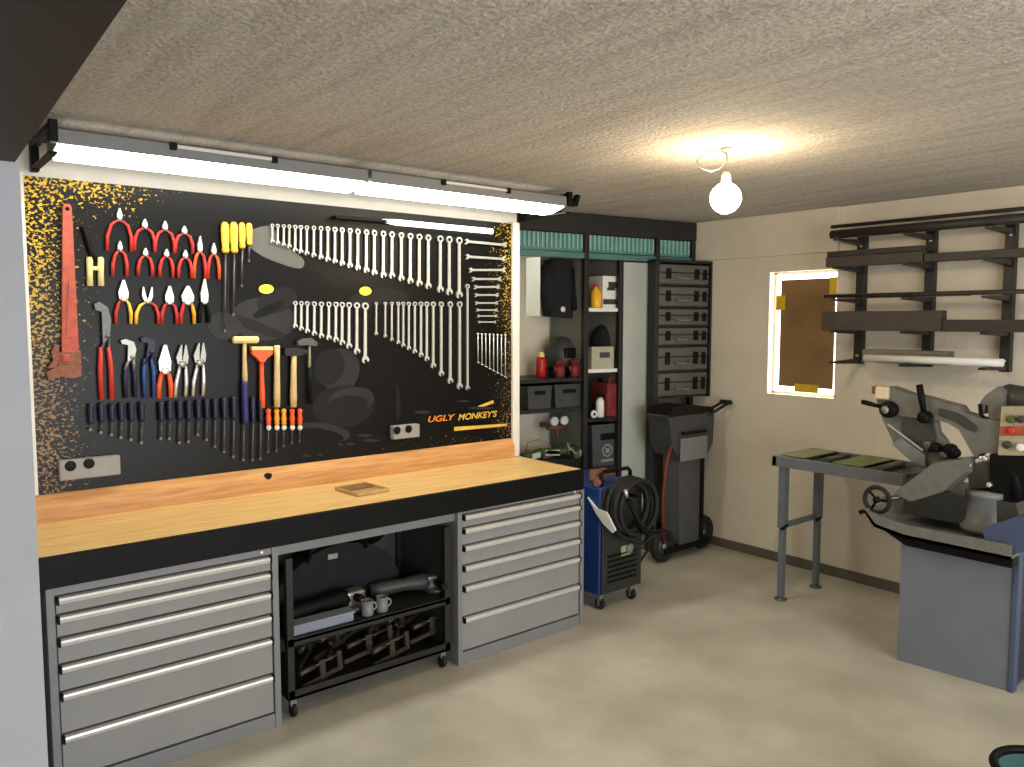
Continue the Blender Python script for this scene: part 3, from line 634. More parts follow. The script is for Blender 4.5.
def power_tool(x, y, z, rz, s, label, m1=black, kind='grinder', hs=-1):
    t = Thing('angle_grinder' if kind == 'grinder' else 'power_drill', label, 'power tool', (x, y, z), rz)
    if kind == 'grinder':
        t.part('body', MB().tube([(-.19*s, 0, .05*s), (-.14*s, 0, .05*s), (-.02*s, 0, .055*s), (.08*s, 0, .055*s), (.11*s, 0, .05*s)], [.03*s, .036*s, .03*s, .042*s, .034*s], 12), m1, local=True)
        t.part('gear_head', MB().box((.09*s, -.035*s, .02*s), (.18*s, .035*s, .085*s), .014*s), steel, local=True)
        t.part('disc_guard', MB().lathe([(.062*s, 0), (.064*s, .02*s), (.03*s, .024*s)], (.15*s, 0, 0), 18), dull_steel, local=True)
        t.part('side_handle', MB().tube([(.13*s, hs*.035*s, .055*s), (.13*s, hs*.07*s, .06*s), (.13*s, hs*.16*s, .065*s)], [.012*s, .017*s, .015*s], 10), black, local=True)
    else:
        t.part('body', MB().tube([(-.10*s, 0, .20*s), (-.07*s, 0, .20*s), (.05*s, 0, .20*s), (.09*s, 0, .20*s)], [.028*s, .037*s, .036*s, .026*s], 12), m1, local=True)
        t.part('chuck', MB().tube([(.09*s, 0, .20*s), (.14*s, 0, .20*s), (.16*s, 0, .20*s)], [.024*s, .022*s, .01*s], 12), dull_steel, local=True)
        t.part('grip', MB().tube([(-.04*s, 0, .18*s), (-.06*s, 0, .10*s), (-.065*s, 0, .05*s)], [.022*s, .019*s, .021*s], 10), m1, local=True)
        t.part('battery', MB().box((-.12*s, -.035*s, 0), (.0, .035*s, .055*s), .008*s), black, local=True)
    return t
power_tool(1.54, 3.215, .346, .05, 1.1, 'long black angle grinder lying at the left of the trolley upper shelf', black, hs=-.5)
power_tool(1.98, 3.22, .346, -.2, 1.0, 'black grinder with grey head at the right front of the trolley upper shelf', dark_grey)
power_tool(1.88, 3.44, .346, .4, 1.3, 'black power drill standing at the back right of the trolley shelf', black, 'drill')
m = MB(); P = [(1.34, .346), (1.34, .47), (1.42, .54), (1.52, .61), (1.66, .64), (1.80, .62), (1.92, .55), (1.98, .45), (1.98, .346)]
t = Thing('tool_bag', 'black soft tool bag slumped at the back of the trolley upper shelf', 'bag', (1.66, 3.34, .346))
t.part('bag_body', MB().prism(P, 'xz', 3.30, 3.38), jacket_m)
t.part('strap', MB().tube([(1.50, 3.295, .58), (1.52, 3.285, .64), (1.64, 3.28, .68), (1.76, 3.285, .66), (1.80, 3.295, .60)], .010, 8), black)
t.part('buckle', MB().box((1.60, 3.288, .575), (1.65, 3.30, .60), .003), outlet_grey)
t = Thing('parts_box', 'long pale blue-grey box at the left front of the trolley upper shelf', 'box', (1.475, 3.11, .346))
t.part('box_body', MB().box((1.335, 3.085, .346), (1.62, 3.15, .384), .005), bluegrey)
t.part('lid_lip', MB().box((1.33, 3.08, .382), (1.625, 3.155, .392), .003), bluegrey)
for i, (q, lab) in enumerate([(1.70, 'grey metal mug left of its twin on the trolley shelf front'), (1.775, 'grey metal mug right of its twin on the trolley shelf front')]):
    t = Thing('metal_mug', lab, 'mug', (q, 3.11, .346))
    t.part('cup', MB().lathe([(.026, .346), (.028, .352), (.028, .415), (.025, .415), (.024, .36)], (q, 3.11, 0), 16, cap=True), mid_grey)
    t.part('mug_handle', MB().ring((q+.03, 3.11, .38), .017, .004, 'y', 14, 6), outlet_grey)
# clamps heaped on the lower deck: bar, fixed jaw, sliding jaw, wooden handle
def clamp(i, x, y, z, rz, L, tilt, label):
    t = Thing('bar_clamp', label, 'clamp', (x, y, z), rz, 'bar clamps heaped on the trolley lower deck')
    T = Matrix.Rotation(tilt, 4, 'Y')
    t.part('bar', MB().box((0, -.005, 0), (L, .005, .02), .001, M=T), iron, local=True)
    t.part('fixed_jaw', MB().box((L-.025, -.008, 0), (L, .008, .09), .003, M=T), iron, local=True)
    t.part('sliding_jaw', MB().box((L*.45, -.009, -.002), (L*.45+.03, .009, .09), .003, M=T), iron, local=True)
    t.part('handle', MB().tube([T @ Vector((L*.45-.10, 0, .075)), T @ Vector((L*.45-.02, 0, .075))], [.013, .011], 8), iron, local=True)
    t.part('spindle', MB().tube([T @ Vector((L*.45-.03, 0, .075)), T @ Vector((L*.45+.12, 0, .075))], .005, 6), dull_steel, local=True)
names = ['nearest the left post', 'second from the left post', 'third from the left post', 'under the pale box', 'left of the middle', 'in the middle front', 'in the middle back', 'right of the middle', 'third from the right post', 'second from the right post', 'nearest the right post']
for i in range(11):
    clamp(i, 1.37+i*.058, 3.09+.06*(i % 3)+.08*(i % 2), .101+.028*(i % 3), [.3, .9, .5, 1.2, .2, .75][i % 6]-.1, .22+.05*(i % 3), -.10-.09*(i % 2), f'rusty bar clamp, {names[i]} on the trolley lower deck')

# ------------------------------------------------------------------ storage bays in the recess
AL = math.radians(8.5); LO = Vector((4.805, 3.735, 0))
lk = Thing('storage_shelving', 'tall black framed storage shelving with teal ribbed panels along the top', 'shelving', LO, PI-AL)
# local frame: +x runs left along the front, -y goes back into the recess
def Lp(px, py, w=0.):
    """point on the shelving's front plane (or w behind it) -> local (u, z)"""
    d = _F + _R*((px-512)/FPX) + _U*((383.5-py)/FPX); M3 = lk.inv
    o = M3 @ Vector((0, 0, CAMZ)); dd = M3.to_3x3() @ d; t_ = (-w-o.y)/dd.y; p = o+dd*t_
    return p.x, p.z
uA = Lp(519, 400)[0]; uB = Lp(585.5, 350)[0]; uC = Lp(621, 350)[0]; uD = Lp(656, 350)[0]
DB = -.42; UL = min(uA+.12, 1.80)
lk.part('header_beam', MB().box((0, -.05, 2.255), (UL, .015, 2.385), .003), dark_paint, local=True)
for u in (0, uD-.02, uC-.012, uB-.02, UL-.04):
    lk.part('post', MB().box((u, -.03, 0), (u+.035, .008, 2.09 if u == uC-.012 else 2.26), .002), black_steel, local=True)
for u in (uB-.01, uC-.005, uD-.01):
    lk.part('divider', MB().box((u, DB, 0), (u+.012, -.03, 2.1)), locker_back, local=True)
for (a, b) in ((.035, uD-.02), (uD+.015, uB-.02), (uB+.015, UL-.04)):
    p = MB().box((a, -.03, 2.135), (b, -.02, 2.25)); p.mat(1)
    n = int((b-a)/.035)
    for i in range(n): p.box((a+(i+.25)*(b-a)/n, -.021, 2.15), (a+(i+.6)*(b-a)/n, -.008, 2.25), .001)
    lk.part('ribbed_panel', p, [teal, teal_light], local=True, label='teal ribbed panel')
    lk.part('cross_rail', MB().box((a, -.03, 2.088), (b, .004, 2.128), .003), mat('teal_rail', srgb(84, 122, 116), .4, var=.1, scale=10), local=True)
lk.part('back_panel', MB().box((0, DB-.012, 0), (UL, DB, 2.2)), locker_back, local=True)
lk.part('door_panel', MB().box((uD+.016, -.022, .01), (uC-.014, .0, 2.078), .003), locker_grey, local=True, label='plain light grey door panel')
def shelf(pl, pr, z, front=black_steel, th=.025, lip=0):
    lk.part('shelf', MB().box((pr, DB, z-th), (pl, -.012, z), .002), front, local=True)
zS1 = Lp(552, 379)[1]; zS2 = Lp(552, 409)[1]; zS3 = Lp(545, 462)[1]
shelf(uA+.1, uB+.015, zS1); shelf(uA+.1, uB+.015, zS2); shelf(uA+.1, uB+.015, zS3, th=.03)
zT1 = Lp(604, 308)[1]; zT2 = Lp(604, 369)[1]; zT3 = Lp(604, 418)[1]; zT4 = Lp(604, 467)[1]
shelf(uB-.02, uC+.0, zT1, white_paint); shelf(uB-.02, uC+.0, zT2, white_paint); shelf(uB-.02, uC+.0, zT3); shelf(uB-.02, uC, zT4)
def LT(name, label, cat, px, z, w, group=None):
    u = Lp(px, 400, w)[0]; p = lk.M @ Vector((u, -w, z)); return Thing(name, label, cat, p, PI-AL, group), u
def LW(px0, px1, w=.1): return abs(Lp(px0, 400, w)[0]-Lp(px1, 400, w)[0])
def LH(py0, py1, px=600, w=.1): return abs(Lp(px, py0, w)[1]-Lp(px, py1, w)[1])
# left bay: hanging jacket
zj = Lp(560, 259, .2)[1]
t, u = LT('work_jacket', 'black work jacket hanging in the left shelving bay', 'jacket', 558, Lp(558, 318, .2)[1], .2)
Hh = zj-t.o.location.z; hw = LW(543, 574, .2)/2
Pj = [(-hw*.75, 0), (hw*.7, .01), (hw*.85, Hh*.35), (hw*1.0, Hh*.8), (hw*.55, Hh*.97), (hw*.15, Hh), (-hw*.15, Hh), (-hw*.55, Hh*.97), (-hw*1.0, Hh*.8), (-hw*.92, Hh*.35)]
t.part('coat', MB().prism(Pj, 'xz', -.06, .05), jacket_m, local=True)
for s in (-1, 1):
    t.part('sleeve', MB().tube([(s*hw*.85, .03, Hh*.86), (s*hw*.98, .06, Hh*.5), (s*hw*.8, .07, Hh*.12)], [.045, .05, .038], 10), jacket_m, local=True)
t.part('hanger_hook', MB().tube([(0, 0, Hh), (0, 0, Hh+.03), (.012, 0, Hh+.045), (.02, 0, Hh+.03)], .004, 6), steel, local=True)
t.part('badge', MB().lathe([(.02, 0), (.02, .004)], (.0, .056, .06), 12, Matrix.Rotation(-PI/2, 4, 'X')), white_plastic, local=True)
pa, pb = on(526.5, 258, 0, 2.998), on(540, 316, 0, 2.998)
t = Thing('paper_sheet', 'pale grey sheet pinned to the inner side wall left of the black jacket', 'paper', (2.998, (pa.y+pb.y)/2, pb.z))
t.part('sheet', MB().box((2.996, pa.y, pb.z), (2.999, pb.y, pa.z)), locker_grey)
t.part('print', MB().box((2.999, pa.y+(pb.y-pa.y)*.4, pb.z+(pa.z-pb.z)*.3), (3.0005, pa.y+(pb.y-pa.y)*.65, pb.z+(pa.z-pb.z)*.8)), dark_grey)
# red and dark things on its upper shelf
for i, (px, w, lab, s) in enumerate([(541, .18, 'red spray can with cream cap on the left bay shelf', 1.), ]):
    t, u = LT('spray_can', lab, 'can', px, zS1, w)
    t.part('can', MB().lathe([(.03, 0), (.036, .006), (.036, .12), (.024, .14)], (0, 0, 0), 14), mat('can_red', srgb(190, 34, 34), .4, var=.1, scale=20), local=True)
    t.part('cap', MB().lathe([(.022, .138), (.024, .145), (.02, .175)], (0, 0, 0), 12), cream, local=True)
t, u = LT('helmet', 'dark rounded welding helmet on the left bay shelf behind the red things', 'helmet', 562, zS1, .24)
t.part('shell', MB().ball((0, 0, .14), .125, 18, 1, 1.0, 1.1), dark_grey, local=True)
t.part('visor', MB().box((-.06, .09, .13), (.06, .13, .2), .01), black, local=True)
t.part('headband', MB().ring((0, 0, .06), .1, .012, 'z', 20, 6), black, local=True)
for i, (px, lab) in enumerate([(560, 'dark red work glove nearest the can on the left bay shelf'), (575, 'dark red work glove at the right end of the left bay shelf')]):
    t, u = LT('work_glove', lab, 'glove', px, zS1, .07, 'dark red gloves')
    t.part('palm', MB().tube([(0, 0, 0), (0, 0, .03), (0, .0, .06), (0, 0, .085)], [.035, .038, .036, .03], 10, flat=.6), maroon, local=True)
    for k in range(4):
        t.part('finger', MB().tube([((k-1.5)*.017, 0, .075), ((k-1.5)*.021, .01, .105), ((k-1.5)*.022, .02, .125-.006*abs(k-1.4))], [.010, .0095, .007], 8), maroon, local=True)
    t.part('thumb', MB().tube([(.03, 0, .03), (.05, .01, .06), (.055, .015, .08)], [.011, .01, .007], 8), maroon, local=True)
def bin_(px0, px1, z, h, w, label, m, logo=False, group=None):
    t, u = LT('storage_bin', label, 'bin', (px0+px1)/2, z, w, group); hw = LW(px0, px1, w)/2-.004
    t.part('tub', MB().prism([(-hw*.92, 0), (hw*.92, 0), (hw, h), (-hw, h)], 'xz', -.24, .04), m, local=True)
    t.part('rim', MB().box((-hw-.003, -.245, h-.018), (hw+.003, .046, h), .004), m, local=True)
    t.part('front_grip', MB().box((-hw*.45, .036, h*.62), (hw*.45, .05, h*.78), .004), black, local=True)
    if logo: t.part('printed_mark', MB().ring((0, .042, h*.36), hw*.3, .006, 'y', 20, 6, .3).box((-hw*.12, .041, h*.30), (hw*.12, .043, h*.42)).box((-hw*.4, .041, h*.10), (hw*.4, .043, h*.15)), outlet_grey, local=True)
bin_(524, 549, zS2, LH(384, 407, 540), .08, 'dark grey bin, left of two on the middle shelf of the left bay', dark_grey, group='dark bins in the left bay')
bin_(551, 581, zS2, LH(384, 407, 560), .08, 'dark grey bin, right of two on the middle shelf of the left bay', dark_grey, group='dark bins in the left bay')
t, u = LT('gas_regulator', 'gas regulator with two round pale gauges in the lower left shelving bay', 'regulator', 558, Lp(558, 436, .2)[1], .2)
for s in (-1, 1):
    t.part('gauge', MB().lathe([(.03, 0), (.032, .01), (.032, .025), (.028, .028)], (s*.042, 0, .11), 16, Matrix.Rotation(-PI/2, 4, 'X')), white_plastic, local=True)
t.part('valve_body', MB().tube([(-.08, -.01, .06), (.08, -.01, .06)], .016, 10).tube([(-.042, -.01, .06), (-.042, -.01, .09)], .008, 8).tube([(.042, -.01, .06), (.042, -.01, .09)], .008, 8).tube([(0, -.01, .06), (0, -.01, -.02)], .012, 8), brown_leather, local=True)
t.part('wall_bracket', MB().box((-.02, -.22, .045), (.02, -.02, .075)), dull_steel, local=True)
for i, (px, w, lab, rz) in enumerate([(535, .08, 'green grinder with white label at the left of the lowest shelf, behind the bench end', .3), (556, .10, 'green grinder with white label in the middle of the lowest shelf', -.5), (575, .06, 'green grinder at the right end of the lowest shelf above the welder', .9)]):
    u = Lp(px, 455, w)[0]; p = lk.M @ Vector((u, -w, zS3))
    t = power_tool(p.x, p.y, p.z, rz, .8, lab, green)
    t.part('name_plate', MB().box((-.08, -.034, .02), (.02, -.026, .06), .003), white_plastic, local=True)
    t.part('cable', MB().tube([(-.15, 0, .04), (-.2, .02, .06), (-.19, .06, .1), (-.12, .07, .12), (-.05, .05, .1), (0, .06, .02)], .006, 6), pale_green, local=True)
# middle bay
t, u = LT('white_box', 'white box with dark print on the top shelf of the narrow bay', 'box', 610, zT1+.0, .08); hw = LW(600, 621, .08)/2
hB = LH(276, 308, 610, .08)
t.part('carton', MB().box((-hw, -.16, 0), (hw, .03, hB), .003), white_plastic, local=True)
t.part('label_print', MB().box((-hw*.4, .03, hB*.62), (hw*.5, .032, hB*.82)).box((-hw*.1, .03, hB*.55), (hw*.62, .032, hB*.64)).box((-hw*.9, .03, hB*.12), (hw*.98, .032, hB*.28)), dark_grey, local=True)
t, u = LT('plastic_bottle', 'yellow plastic bottle beside the white box on the top shelf of the narrow bay', 'bottle', 595, zT1, .06)
t.part('bottle', MB().lathe([(.035, 0), (.04, .008), (.04, .10), (.018, .135), (.016, .145)], (0, 0, 0), 14), mat('bottle_yellow', srgb(236, 178, 30), .35, var=.1, scale=20), local=True)
t.part('cap', MB().lathe([(.018, .143), (.018, .165)], (0, 0, 0), 12), red, local=True)
t, u = LT('shop_rag', 'dark crumpled cloth bundle on the middle shelf under the white shelf board', 'cloth', 605, zT2+.001, .22)
t.part('bundle', MB().ball((0, 0, .16), .15, 18, .75, .8, 1.05), jacket_m, local=True)
t, u = LT('white_box', 'pale carton with dark slot on the second shelf of the narrow bay', 'box', 600, zT2, .05); hw = LW(589, 611, .05)/2; hB = LH(346, 368, 600, .05)
t.part('carton', MB().box((-hw, -.03, 0), (hw, .03, hB), .003), mat('pale_carton', srgb(176, 172, 150), .6, var=.12, scale=12), local=True)
t.part('label_print', MB().box((-hw*.6, .03, hB*.5), (hw*.3, .032, hB*.75)), dark_grey, local=True)
t, u = LT('plastic_bag', 'dark olive bag leaning at the right of the second narrow-bay shelf', 'bag', 616, zT2, .10)
t.part('bag', MB().ball((0, 0, .09), .06, 14, .7, .8, 1.5), mat('olive_bag', srgb(92, 88, 66), .6, var=.3, scale=25, bump=.5, bscale=30), local=True)
t, u = LT('fuel_can', 'dark red fuel can in the lower part of the narrow shelving bay', 'can', 613, zT3, .05); hw = LW(605, 621, .05)/2; hB = LH(377, 416, 613, .05)
t.part('can_body', MB().box((-hw, -.16, 0), (hw, .03, hB*.86), .012), maroon, local=True)
t.part('can_handle', MB().tube([(-hw*.7, -.1, hB*.84), (-hw*.6, -.07, hB*.98), (hw*.4, -.0, hB), (hw*.6, .01, hB*.84)], .010, 8), maroon, local=True)
t.part('spout', MB().lathe([(.014, hB*.84), (.014, hB*.95)], (hw*.3, -.12, 0), 10), black, local=True)
t, u = LT('spray_bottle', 'white spray bottle beside the red fuel can', 'bottle', 600, zT3, .06)
t.part('bottle', MB().lathe([(.026, 0), (.03, .006), (.03, .11), (.014, .14)], (0, 0, 0), 14), white_plastic, local=True)
t.part('trigger_head', MB().box((-.035, -.012, .14), (.02, .012, .165), .004).tube([(-.02, 0, .14), (-.03, 0, .115)], .005, 6), black, local=True)
t, u = LT('tape_roll', 'white tape roll in front of the spray bottle', 'tape', 594, zT3, .03)
t.part('roll', MB().ring((0, 0, .028), .018, .010, 'y', 18, 8), white_plastic, local=True)
t.part('core', MB().lathe([(.010, -.009), (.010, .009)], (0, 0, .028), 14, Matrix.Rotation(PI/2, 4, 'X')), black, local=True)
bin_(588.5, 620, zT4, LH(424, 465, 604), .08, 'large dark grey crate with a printed mark at the bottom of the narrow bay', mat('crate_grey', srgb(70, 74, 78), .5, var=.1, scale=15), True)

# ------------------------------------------------------------------ rack of tool cases
PA, PB = on(655, 330, 1, 3.70), on(711.5, 330, 1, 3.60)
RW = math.hypot(PB.x-PA.x, PB.y-PA.y); RZ = math.atan2(PB.y-PA.y, PB.x-PA.x)
t = Thing('case_rack', 'black upright rack holding six grey tool cases beside the wall', 'rack', (PA.x, PA.y, 0), RZ)
# local: x along the front, y into the rack
def zr(py, f): q = t.M @ Vector((RW*f, 0, 0)); return on(655+(711.5-655)*f, py, 1, q.y).z
zc = [zr(250+q/4.79, .5) for q in (62, 168, 274, 364, 458, 580, 702)]
DR = .085
t.part('side_panel', MB().box((0, 0, 0), (.035, DR, zc[0]+.02), .002), black_steel, local=True)
t.part('side_panel', MB().box((RW-.016, 0, zc[6]-.01), (RW, DR, zc[0]+.02), .002), black_steel, local=True)
t.part('top_panel', MB().box((0, 0, zc[0]+.002), (RW, DR, zc[0]+.02), .002), black_steel, local=True)
t.part('back_panel', MB().box((.03, DR-.006, zc[6]-.01), (RW-.016, DR, zc[0])), black, local=True)
for i in range(1, 7): t.part('runner', MB().box((.03, .008, zc[i]-.006), (RW-.016, DR-.006, zc[i]+.004)), black_steel, local=True)
pos = ['top', 'second from top', 'third from top', 'fourth from top', 'fifth from top', 'bottom']
CX0, CX1, CYF, CYB = .035, RW-.016, 0., DR-.006
for i in range(6):
    z0_, z1_ = zc[i+1]+.006, zc[i]-.012; h = z1_-z0_
    p = t.M @ Vector((RW/2, DR/2, z0_))
    c = Thing('tool_case', f'dark grey plastic tool case with two latches, {pos[i]} in the black rack', 'case', p, RZ, 'tool cases in the black rack')
    sh = Matrix.Translation((-RW/2, -DR/2, -z0_)); a, b = CX0+.008, CX1-.006
    def cp(name, mb, m_):
        mb.v = [sh @ v for v in mb.v]; c.part(name, mb, m_, local=True)
    cp('shell', MB().box((a, CYF+.012, z0_), (b, CYB, z0_+h*.58), .008), case_m)
    cp('lid', MB().box((a, CYF+.010, z0_+h*.6), (b, CYB, z1_), .008), case_m)
    hm_ = (a+b)/2-.02
    cp('carry_handle', MB().tube([(hm_-.06, CYF+.012, z0_+h*.35), (hm_-.06, CYF-.010, z0_+h*.35), (hm_-.05, CYF-.014, z0_+h*.30), (hm_+.05, CYF-.014, z0_+h*.30), (hm_+.06, CYF-.010, z0_+h*.35), (hm_+.06, CYF+.012, z0_+h*.35)], .006, 8), mid_grey)
    for q in (a+.08, b-.12): cp('latch', MB().box((q-.02, CYF, z0_+h*.26), (q+.02, CYF+.014, z0_+h*.8), .004), black)
    cp('end_stop', MB().box((b-.06, CYF+.002, z0_+h*.25), (b-.025, CYF+.014, z0_+h*.78), .004), black)

# ------------------------------------------------------------------ wheeled grinder stand below the cases
t = Thing('wheeled_machine', 'dark grey wheeled machine with slanted push handle standing below the tool cases', 'machine', (4.48, 3.42, 0))
t.part('hopper', MB().prism([(4.22, .98), (4.19, 1.02), (4.25, 1.055), (4.66, 1.045), (4.71, 1.0), (4.70, .80), (4.64, .72), (4.30, .74), (4.25, .82)], 'xz', 3.30, 3.49), dark_grey)
t.part('lid', MB().prism([(4.20, 1.02), (4.24, 1.075), (4.40, 1.09), (4.66, 1.06), (4.71, 1.02)], 'xz', 3.29, 3.50), black)
t.part('front_plate', MB().box((4.33, 3.285, .70), (4.62, 3.30, .86), .006), mid_grey)
t.part('vent_slot', MB().box((4.34, 3.275, .885), (4.60, 3.30, .905), .003), black)
t.part('column', MB().prism([(4.38, .10), (4.62, .10), (4.615, .74), (4.36, .74)], 'xz', 3.33, 3.47), mat('column_grey', srgb(76, 78, 78), .5, var=.08, scale=10))
t.part('column_edge', MB().box((4.60, 3.318, .10), (4.635, 3.48, .73), .003), black)
t.part('foot_plate', MB().box((4.24, 3.33, .055), (4.72, 3.50, .105), .006), black)
t.part('axle', MB().tube([(4.20, 3.42, .125), (4.74, 3.42, .125)], .012, 8), dull_steel)
MO = Vector((-.02, .15, 0)); hp = on(726, 402, 1, 3.42)-MO; hb = on(700, 418, 1, 3.50)-MO
for yy in (-.03, .03): t.part('handle_bar', MB().tube([(hb.x-.04, hb.y+yy, hb.z-.03), (hb.x, hb.y+yy, hb.z), (hp.x, hp.y+yy, hp.z)], .011, 8), black_steel)
t.part('handle_grip', MB().tube([(hp.x, hp.y-.045, hp.z), (hp.x, hp.y+.045, hp.z)], .016, 10), rubber)
for (wx, wy, ww) in ((4.72, 3.40, .125), (4.235, 3.36, .115)):
    whl = t.part('wheel', MB().ring((wx, wy, ww), ww-.03, .03, 'y', 28, 10), rubber)
    t.part('hub', MB().lathe([(.072, -.012), (.072, .012)], (wx, wy, ww), 18, Matrix.Rotation(PI/2, 4, 'X')), dark_grey, whl)
    t.part('hub_cap', MB().lathe([(.02, 0), (.017, .008)], (wx, wy-.013, ww), 12, Matrix.Rotation(PI/2, 4, 'X')), outlet_grey, whl)
t.part('hose', MB().tube([(4.25, 3.31, .82), (4.19, 3.30, .7), (4.16, 3.30, .5), (4.18, 3.31, .3), (4.22, 3.34, .14)], .011, 8), mat('hose_red', srgb(112, 36, 32), .5, var=.2, scale=20), label='red hose')

t.o.location.y += .15; t.o.location.x -= .02

# ------------------------------------------------------------------ blue welder
t = Thing('welding_machine', 'blue and black wheeled welding machine with coiled hose beside the right drawer cabinet', 'welder', (3.36, 3.36, 0))
wx0, wx1, wyf, wyb = 3.195, 3.54, 3.11, 3.62
t.part('cabinet', MB().box((wx0, wyf+.01, .09), (wx1, wyb, .72), .01), weld_blue)
t.part('front_panel', MB().box((wx0+.008, wyf-.006, .10), (wx1-.004, wyf+.012, .71), .004), mat('welder_front', srgb(38, 40, 38), .5, var=.15, scale=10))
for k in range(6): t.part('vent_slat', MB().box((wx0+.05, wyf-.012, .16+.03*k), (wx1-.05, wyf-.005, .172+.03*k), .001), black)
t.part('nameplate', MB().box((wx0+.16, wyf-.012, .30), (wx0+.24, wyf-.005, .36), .003), pale_green)
for (q, zq) in ((wx1-.10, .42), (wx1-.12, .34)):
    t.part('knob', MB().lathe([(.028, 0), (.028, .018), (.02, .024)], (q, wyf-.006, zq), 14, Matrix.Rotation(PI/2, 4, 'X')), mid_grey)
t.part('top_handle', MB().tube([(wx0+.05, wyf+.05, .72), (wx0+.05, wyf+.05, .78), (wx0+.07, wyf+.05, .80), (wx1-.07, wyf+.05, .80), (wx1-.05, wyf+.05, .78), (wx1-.05, wyf+.05, .72)], .012, 8), black)
t.part('hose_bracket', MB().tube([(3.38, wyf+.02, .66), (3.38, wyf-.10, .67), (3.38, wyf-.11, .70)], .01, 8), black)
for k, (R_, dx, dz, dy) in enumerate([(.165, 0, 0, -.03), (.150, .015, .01, -.045), (.172, .02, -.015, -.06), (.14, -.01, .005, -.075), (.155, .04, -.005, -.09)]):
    t.part('hose_loop', MB().ring((3.375+dx, wyf+dy, .60+dz), R_, .0145, 'y', 36, 8), rubber)
t.part('hose_tail', MB().tube([(3.54, wyf-.05, .66), (3.59, wyf-.06, .52), (3.58, wyf-.06, .40), (3.50, wyf-.05, .36), (3.40, wyf-.03, .40)], .012, 8).tube([(3.55, wyf-.04, .42), (3.60, wyf-.02, .38), (3.62, wyf+.02, .28), (3.57, wyf+.03, .22), (3.53, wyf+.01, .22)], .008, 8), rubber)
t.part('torch', MB().tube([(3.30, wyf-.11, .66), (3.42, wyf-.12, .46), (3.56, wyf-.11, .43), (3.62, wyf-.10, .43)], [.013, .016, .017, .012], 10), black)
t.part('torch_nozzle', MB().tube([(3.29, wyf-.11, .68), (3.27, wyf-.115, .72)], [.010, .012], 10), chrome)
for (q, yy) in ((wx0+.04, wyf+.04), (wx1-.04, wyf+.04), (wx0+.04, wyb-.04), (wx1-.04, wyb-.04)):
    k = t.part('caster', MB().box((q-.014, yy-.015, .055), (q+.014, yy+.015, .092), .003).box((q-.018, yy-.008, .02), (q-.014, yy+.008, .07)).box((q+.014, yy-.008, .02), (q+.018, yy+.008, .07)), steel)
    t.part('wheel', MB().lathe([(.022, -.011), (.034, -.009), (.035, 0), (.034, .009), (.022, .011)], (q, yy, .035), 16, Matrix.Rotation(PI/2, 4, 'Y')), rubber, k)
gl = MB(); Pg = [on(px, py, 0, 3.188) for px, py in [(588, 497), (598, 509), (607, 512), (616, 530), (613, 533), (604, 524), (597, 514)]]
gl.prism([(p.y, p.z) for p in Pg], 'yz', 3.182, 3.192)
one('white_cloth', gl, white_plastic, 'white pointed cloth strip hanging on the blue side of the welder', 'cloth')
t = Thing('leather_gloves', 'brown leather welding gloves lying on top of the welder', 'gloves', (3.25, 3.2, .721))
t.part('glove', MB().tube([(3.20, 3.15, .735), (3.26, 3.20, .755), (3.33, 3.25, .745), (3.36, 3.27, .735)], [.02, .036, .03, .016], 10, flat=.7), brown_leather)
t.part('glove', MB().tube([(3.21, 3.20, .745), (3.24, 3.22, .785), (3.31, 3.19, .79), (3.37, 3.17, .775)], [.02, .033, .03, .014], 10, flat=.7), brown_leather)

# ------------------------------------------------------------------ roller table
t = Thing('roller_table', 'grey steel infeed roller table on two legs leading to the band saw', 'table', (4.37, 2.25, 0))
ty0, ty1, tx0, tx1 = 1.86, 2.63, 4.145, 4.585
t.part('frame_rail', MB().box((tx0, ty0, .81), (tx0+.03, ty1, .872), .003), table_grey)
t.part('frame_rail', MB().box((tx1-.03, ty0, .81), (tx1, ty1, .872), .003), table_grey)
t.part('end_rail', MB().box((tx0, ty1-.03, .812), (tx1, ty1, .87), .003), table_grey)
t.part('tray', MB().box((tx0+.03, ty0, .822), (tx1-.03, ty1-.03, .83)), table_grey)
for k in range(5):
    yy = ty1-.09-.16*k
    t.part('roller', MB().tube([(tx0+.03, yy, .856), (tx1-.03, yy, .856)], .019, 12), dull_steel)
for (a, b) in ((2.44, 2.58), (2.1, 2.27)):
    t.part('cover_sheet', MB().box((tx0+.035, a, .874), (tx1-.035, b, .879)), mat('olive_sheet', srgb(118, 128, 66), .5, var=.15, scale=10), label='olive green cover sheet')
for (lx, ly) in ((4.19, 2.575), (4.555, 2.56)):
    lg = t.part('leg', MB().box((lx-.028, ly-.02, .44), (lx+.028, ly+.02, .812), .003).box((lx-.021, ly-.015, .02), (lx+.021, ly+.015, .46), .003), table_grey)
    t.part('foot', MB().lathe([(.036, 0), (.036, .008), (.012, .014), (.012, .05)], (lx, ly, 0), 14), dull_steel, lg)
    t.part('clamp_screw', MB().tube([(lx-.045, ly-.022, .44), (lx-.01, ly-.022, .45)], .010, 8), black, lg)
t.part('crossbar', MB().box((4.19, 2.555, .44), (4.555, 2.58, .47), .003), table_grey)

